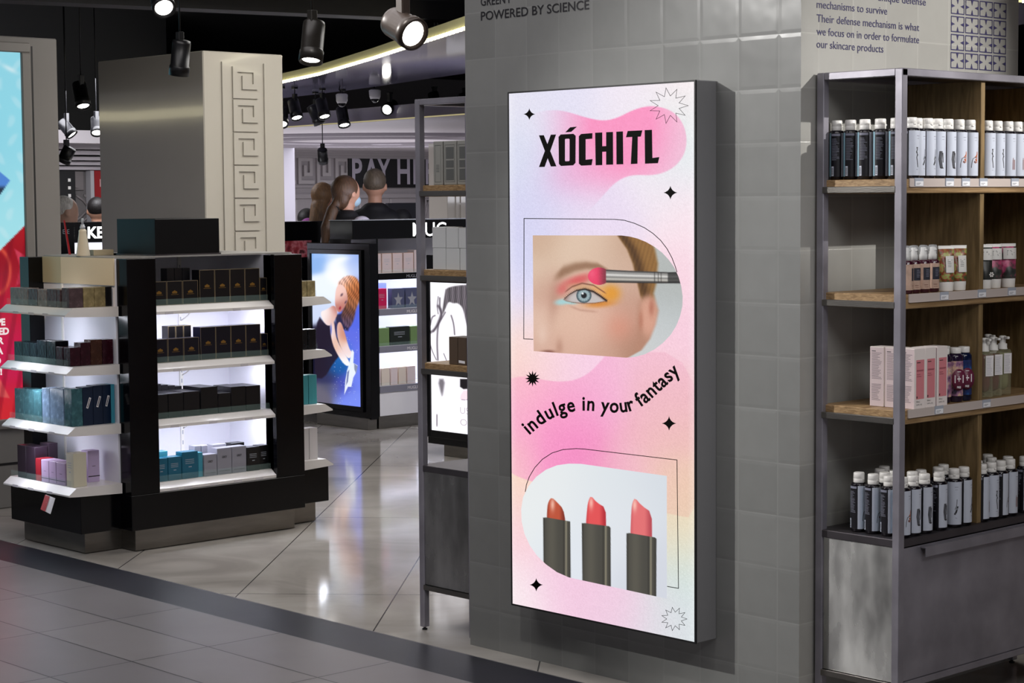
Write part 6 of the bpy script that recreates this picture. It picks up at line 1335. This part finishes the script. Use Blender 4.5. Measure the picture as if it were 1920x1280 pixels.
yy, zz = np.meshgrid(np.linspace(9.620, 8.78, 200), np.linspace(1.126, .163, 280)); raster('screen', T2_, np.stack([np.full_like(yy, 8.2945), yy, zz], 2), paint_bw, picture_mat('portrait_print', 1.35, .12))
w = MB()
for s_, px_, py_ in (('US', 863, 775), ('OI', 863, 797)):
    p_ = at(px_, py_, x=8.2935); write(w, s_, lambda a, c_: (8.2935, -a, c_), .085, .042, a0=-p_.y, b0=p_.z, bold=-.01)
w.build('screen_lettering', glow('pale_pink_letters', (206, 190, 206), .9), T2_, world=True)

# ================================================================ FURTHER COUNTERS
cn = thing('sales_counter', (9.3, 12.8, 0), 'low black counter top left of the star poster tower, before the customers', 'counter'); b = MB(); b.bev(9.42, 10.3, 12.80, 13.1, 0, 1.490, .004); b.build('body', BLACKG, cn, world=True)
b = MB(); b.box(9.47, 9.76, 12.792, 12.80, 1.20, 1.335); b.build('poster', art_mat('red_floral', [(120, 40, 50), (176, 60, 70), (220, 130, 140), (90, 40, 44)], 14), cn, world=True)
kn = thing('display_gondola', (8.0, 12.6, 0), 'black brand gondola with white lit letters in the left gap behind the kiosk', 'display stand'); x0k = at(142, 430, y=12.5).x
b = MB(); b.bev(x0k-.06, x0k+1.2, 12.5, 12.9, 1.365, 1.512, .003); b.build('header', BLACKG, kn, world=True); b = MB(); b.box(x0k-.05, x0k+1.2, 12.51, 12.9, 0, 1.20); b.box(x0k-.05, x0k+1.2, 12.8, 12.9, 1.2, 1.364); b.build('body', WHITEP, kn, world=True)
w = MB(); write(w, 'KENZO', lambda a, c_: (a, 12.497, c_), .40, .078, bold=.03, a0=at(164, 430, y=12.5).x, b0=1.398); w.build('header_lettering', _M['white_letter_glow'], kn, world=True)
area('shelf_light', (x0k+.5, 12.62, 1.35), (0, .3, -1), 1.0, .05, 4, (.9, .9, 1))
for i in range(3): carton('perfume_carton', at(164, 450, y=12.55).x+.10*i, at(164, 450, y=12.55).x+.10*i+.09, 12.56, 12.62, 1.201, .10, PALE, '%s white pack under the glowing letters in the left gap' % ('left', 'middle', 'right')[i], 'white packs in the left gap')
bk = thing('black_display_box', (7.85, 12.0, 0), 'black upright display board at the edge of the big sign in the left gap', 'display stand'); p_ = at(140, 440, y=12.0); b = MB(); b.bev(p_.x-.5, p_.x, 12.0, 12.15, 0, at(140, 417, y=12.0).z, .003); b.build('board', BLACKG, bk, world=True)
w = MB(); write(w, 'E E', lambda a, c_: (a, 11.998, c_), None, .03, a0=at(130, 438, y=12.0).x, b0=at(130, 438, y=12.0).z, align='right'); w.build('board_lettering', TICKG, bk, world=True)
rp_ = thing('red_banner', (10.2, 16.9, 0), 'dark red banner hanging in the left gap beside the decorated column', 'banner'); b = MB(); b.box(10.24, 10.75, 16.90, 16.99, 1.0, 1.968, 0); b.box(10.195, 10.235, 16.90, 16.99, 1.0, 1.968, 1); b.flat([(10.24, 16.899, 1.38), (10.24, 16.899, 1.52), (10.34, 16.899, 1.60), (10.40, 16.899, 1.38)], 1); b.build('cloth', [mat('banner_red', (140, 10, 18), .5), mat('banner_white', (168, 166, 170), .5)], rp_, world=True)
w = MB(); write(w, 'RI', lambda a, c_: (a, 16.897, c_), .12, .075, a0=10.295, b0=1.81); w.build('banner_lettering', mat('banner_letter', (196, 150, 150), .5), rp_, world=True)
nb = thing('wall_screen', (9.97, 16.9, 1.63), 'black wall board with pale squares in the left gap', 'sign'); b = MB(); b.box(9.80, 10.035, 16.92, 16.99, 1.635, 1.965, 0)
for q in range(3): b.box(9.955, 9.983, 16.915, 16.92, 1.71+.075*q, 1.74+.075*q, 1)
b.build('board', [BLACKM, WHITEPL], nb, world=True)
rd = thing('red_stand_card', (5.05, 8.60, 1.397), 'thin red edged card standing at the far left end of the kiosk top', 'card'); b = MB(); b.prism([(0, 0), (.012, 0), (-.018, .17), (-.026, .17)], (5.056, 8.60, 1.397), (1, 0, 0), (0, 0, 1), (0, .004, 0)); b.build('card', mat('red_card', (150, 26, 34), .4), rd, world=True)

mon = thing('till_monitor', (0, 0, 0), 'dark till monitor beyond the counter right of the man in black', 'monitor'); p_ = at(753, 412, y=13.4); mon.location = (p_.x, 13.4, 0)
b = MB(); b.bev(-.17, .17, -.02, .02, p_.z+.0, p_.z+.15, .004); b.build('screen', mat('slate_screen', (62, 62, 74), .3), mon); b = MB(); b.bev(-.015, .015, -.01, .01, 1.0, p_.z, .002); b.bev(-.3, .3, -.2, .3, 0, 1.0, .004); b.build('desk_stand', BLACKM, mon)

# ================================================================ PEOPLE
SKIN = mat('skin', (196, 148, 124), .5); SKIN2 = mat('skin_pale', (214, 172, 150), .5)
def remesh(o, vox, it=3):
    m = o.modifiers.new('remesh', 'REMESH'); m.mode = 'VOXEL'; m.voxel_size = vox; m.use_smooth_shade = True
    s_ = o.modifiers.new('smooth', 'SMOOTH'); s_.iterations = it; s_.factor = .5; return o
def capsule(mb, p, q, r0, r1, n=14):
    p, q = Vector(p), Vector(q); k = 7; pts = [p.lerp(q, i/(k-1)) for i in range(k)]; rs = [r0+(r1-r0)*i/(k-1) for i in range(k)]; mb.tube(pts, rs, n); mb.ellip(p, (r0, r0, r0), n, 8); mb.ellip(q, (r1, r1, r1), n, 8); return mb
def person(name, x, y, H, face, label, hair, hairc, topc, skin=SKIN, mask=False, pitch=0., female=False, sleeve=None, lean=0., strap=False):
    """standing figure; local -y is the front; face = world direction looked at"""
    t = thing(name, (x, y, 0), label, 'person', rz=math.atan2(face[1], face[0])+PI/2); s_ = H/1.75; v = lambda *a: tuple(c_*s_ for c_ in a); sh = .165 if female else .20
    B = MB(); B.ellip(v(0, -.010, 1.645), v(.080, .098, .110), 20, 14); B.ellip(v(0, -.045, 1.58), v(.052, .058, .058), 16, 10); B.ellip(v(0, -.097, 1.615), v(.013, .018, .022), 10, 8)
    for sg in (-1, 1): B.ellip(v(sg*.083, .008, 1.625), v(.010, .020, .030), 10, 8); B.ellip(v(sg*.030, -.083, 1.645), v(.014, .010, .009), 10, 6)
    B.ellip(v(0, -.094, 1.570), v(.024, .010, .008), 10, 6)
    capsule(B, v(0, .008, 1.42), v(0, 0, 1.58), .056*s_, .052*s_)
    capsule(B, v(0, 0, 1.05), v(0, 0, 1.36), .11*s_, .12*s_); B.ellip(v(0, 0, 1.36), v(sh*.88, .095, .085)); B.ellip(v(0, .01, .97), v(.155, .11, .12))
    for sg in (-1, 1):
        e_ = (sg*(sh+.045), .03, 1.12); w_ = (sg*(sh-.01), -.16, 1.02)
        capsule(B, v(sg*sh*.95, 0, 1.395), v(*e_), .050*s_, .040*s_); capsule(B, v(*e_), v(*w_), .038*s_, .026*s_)
        B.ellip(v(sg*(sh-.02), -.20, 1.015), v(.036, .045, .018))
        for k_ in range(4): capsule(B, v(sg*(sh-.045+.017*k_), -.235, 1.015), v(sg*(sh-.05+.017*k_), -.275+.006*abs(k_-1.5), .995), .0085*s_, .007*s_, 8)
        capsule(B, v(sg*(sh-.055), -.19, 1.015), v(sg*(sh-.085), -.225, 1.005), .010*s_, .008*s_, 8)
        capsule(B, v(sg*.085, .01, .92), v(sg*.09, 0, .50), .078*s_, .052*s_); capsule(B, v(sg*.09, 0, .50), v(sg*.09, .03, .09), .050*s_, .034*s_); capsule(B, v(sg*.09, .03, .05), v(sg*.10, -.12, .035), .040*s_, .030*s_)
    remesh(B.build('body', skin, t), .011*s_, 2)
    tp = MB(); capsule(tp, v(0, 0, .98), v(0, .005, 1.34), (.135 if female else .148)*s_, (.132 if female else .15)*s_); tp.ellip(v(0, .005, 1.385), v(sh+.03, .125, .095)); tp.ellip(v(0, .012, 1.465), v(.105, .09, .055))
    o1 = remesh(tp.build('top', topc, t), .014, 3)
    sl_ = MB()
    for sg in (-1, 1): e_ = (sg*(sh+.045), .03, 1.12); capsule(sl_, v(sg*(sh*.99), 0, 1.392), v(*e_), .078*s_, .058*s_); capsule(sl_, v(*e_), v(sg*(sh-.005), -.14, 1.03), .054*s_, .040*s_)
    remesh(sl_.build('sleeves', sleeve or topc, t), .014, 3)
    tr_ = MB(); tr_.ellip(v(0, .01, .97), v(.168, .125, .13))
    for sg in (-1, 1): capsule(tr_, v(sg*.085, .01, .90), v(sg*.09, 0, .50), .094*s_, .068*s_); capsule(tr_, v(sg*.09, 0, .50), v(sg*.09, .03, .10), .066*s_, .056*s_)
    remesh(tr_.build('trousers', mat('dark_trousers', (22, 22, 28), .7), t), .014, 2)
    hb = MB()
    if hair == 'short': hb.ellip(v(0, .014, 1.674), v(.086, .099, .093), 24, 16)
    else:
        hb.ellip(v(0, .022, 1.665), v(.094, .108, .103), 24, 16); hb.ellip(v(0, .06, 1.60), v(.072, .060, .09), 18, 12)
        if hair == 'ponytail': capsule(hb, v(0, .09, 1.58), v(.0, .14, 1.51), .034*s_, .036*s_); capsule(hb, v(0, .14, 1.51), v(.0, .20, 1.38), .044*s_, .044*s_); capsule(hb, v(0, .20, 1.38), v(.0, .23, 1.20), .044*s_, .014*s_)
        else: capsule(hb, v(0, .07, 1.56), v(0, .12, 1.36), .075*s_, .070*s_); capsule(hb, v(0, .12, 1.40), v(0, .13, 1.33), .060*s_, .030*s_)
    ho = hb.build('hair', hairc, t); remesh(ho, .010, 2)
    if hair == 'ponytail': hh = MB(); hh.lathe([(.036*s_, -.012), (.038*s_, 0), (.036*s_, .012)], v(0, .125, 1.525), 16, axis=(0, .5, -1)); hh.build('hair_tie', BLACKM, t)
    if mask:
        mk = MB(); mk.ellip(v(0, -.060, 1.578), v(.060, .060, .050), 18, 10); mk.tube([v(.055, -.05, 1.60), v(.079, .005, 1.632)], .0018); mk.tube([v(-.055, -.05, 1.60), v(-.079, .005, 1.632)], .0018); mk.build('face_mask', mat('mask_blue', (168, 196, 214), .6), t)
    ey = MB()
    for sg in (-1, 1): ey.ellip(v(sg*.030, -.091, 1.645), v(.008, .005, .005), 10, 6)
    ey.build('eyes', mat('eye_dark', (40, 32, 30), .2), t)
    return t
def hairm(name, c): return mat(name, c, .5, noise=.35, nscale=30, stretch=(3, 3, .4), bump=.3, bscale=60)
person('person', 10.03, 12.30, 1.895, (.68, .73), 'man with cropped hair in a black jacket seen from behind at the far counter', 'short', hairm('cropped_brown_hair', (98, 86, 72)), mat('black_jacket', (14, 14, 20), .7), mask=True)
person('person', 9.44, 11.92, 1.834, (.98, .05), 'woman with brown ponytail and light mask turned right beside the man in black', 'ponytail', hairm('brown_hair', (84, 60, 42)), mat('black_vest', (16, 15, 20), .7), mask=True, female=True, sleeve=mat('white_blouse', (206, 200, 214), .7))
p_ = at(607, 345, y=13.5); person('person', p_.x, 13.5, p_.z, (.95, .3), 'woman with long fair hair and magenta top left of the ponytailed woman', 'long', hairm('fair_hair', (128, 96, 66)), mat('magenta_top', (150, 62, 150), .7), female=True)
p_ = at(577, 393, y=14.3); person('person', p_.x, 14.3, p_.z, (.9, .4), 'dark haired person mostly hidden, leftmost in the far group of customers', 'long', hairm('black_hair', (22, 18, 18)), mat('dark_grey_coat', (40, 40, 46), .7), female=True)
p_ = at(121, 370, y=13.3); person('person', p_.x, 13.3, p_.z, (.9, -.2), 'white haired person in a white shirt half hidden by the big sign', 'short', hairm('white_hair', (226, 220, 214)), mat('white_shirt', (226, 224, 234), .7), skin=SKIN2)
p_ = at(181, 372, y=15.2); person('person', p_.x, 15.2, p_.z, (.6, .8), 'person in dark clothes half hidden by the decorated column in the left gap', 'short', hairm('black_hair', (22, 18, 18)), mat('black_jacket', (14, 14, 20), .7))
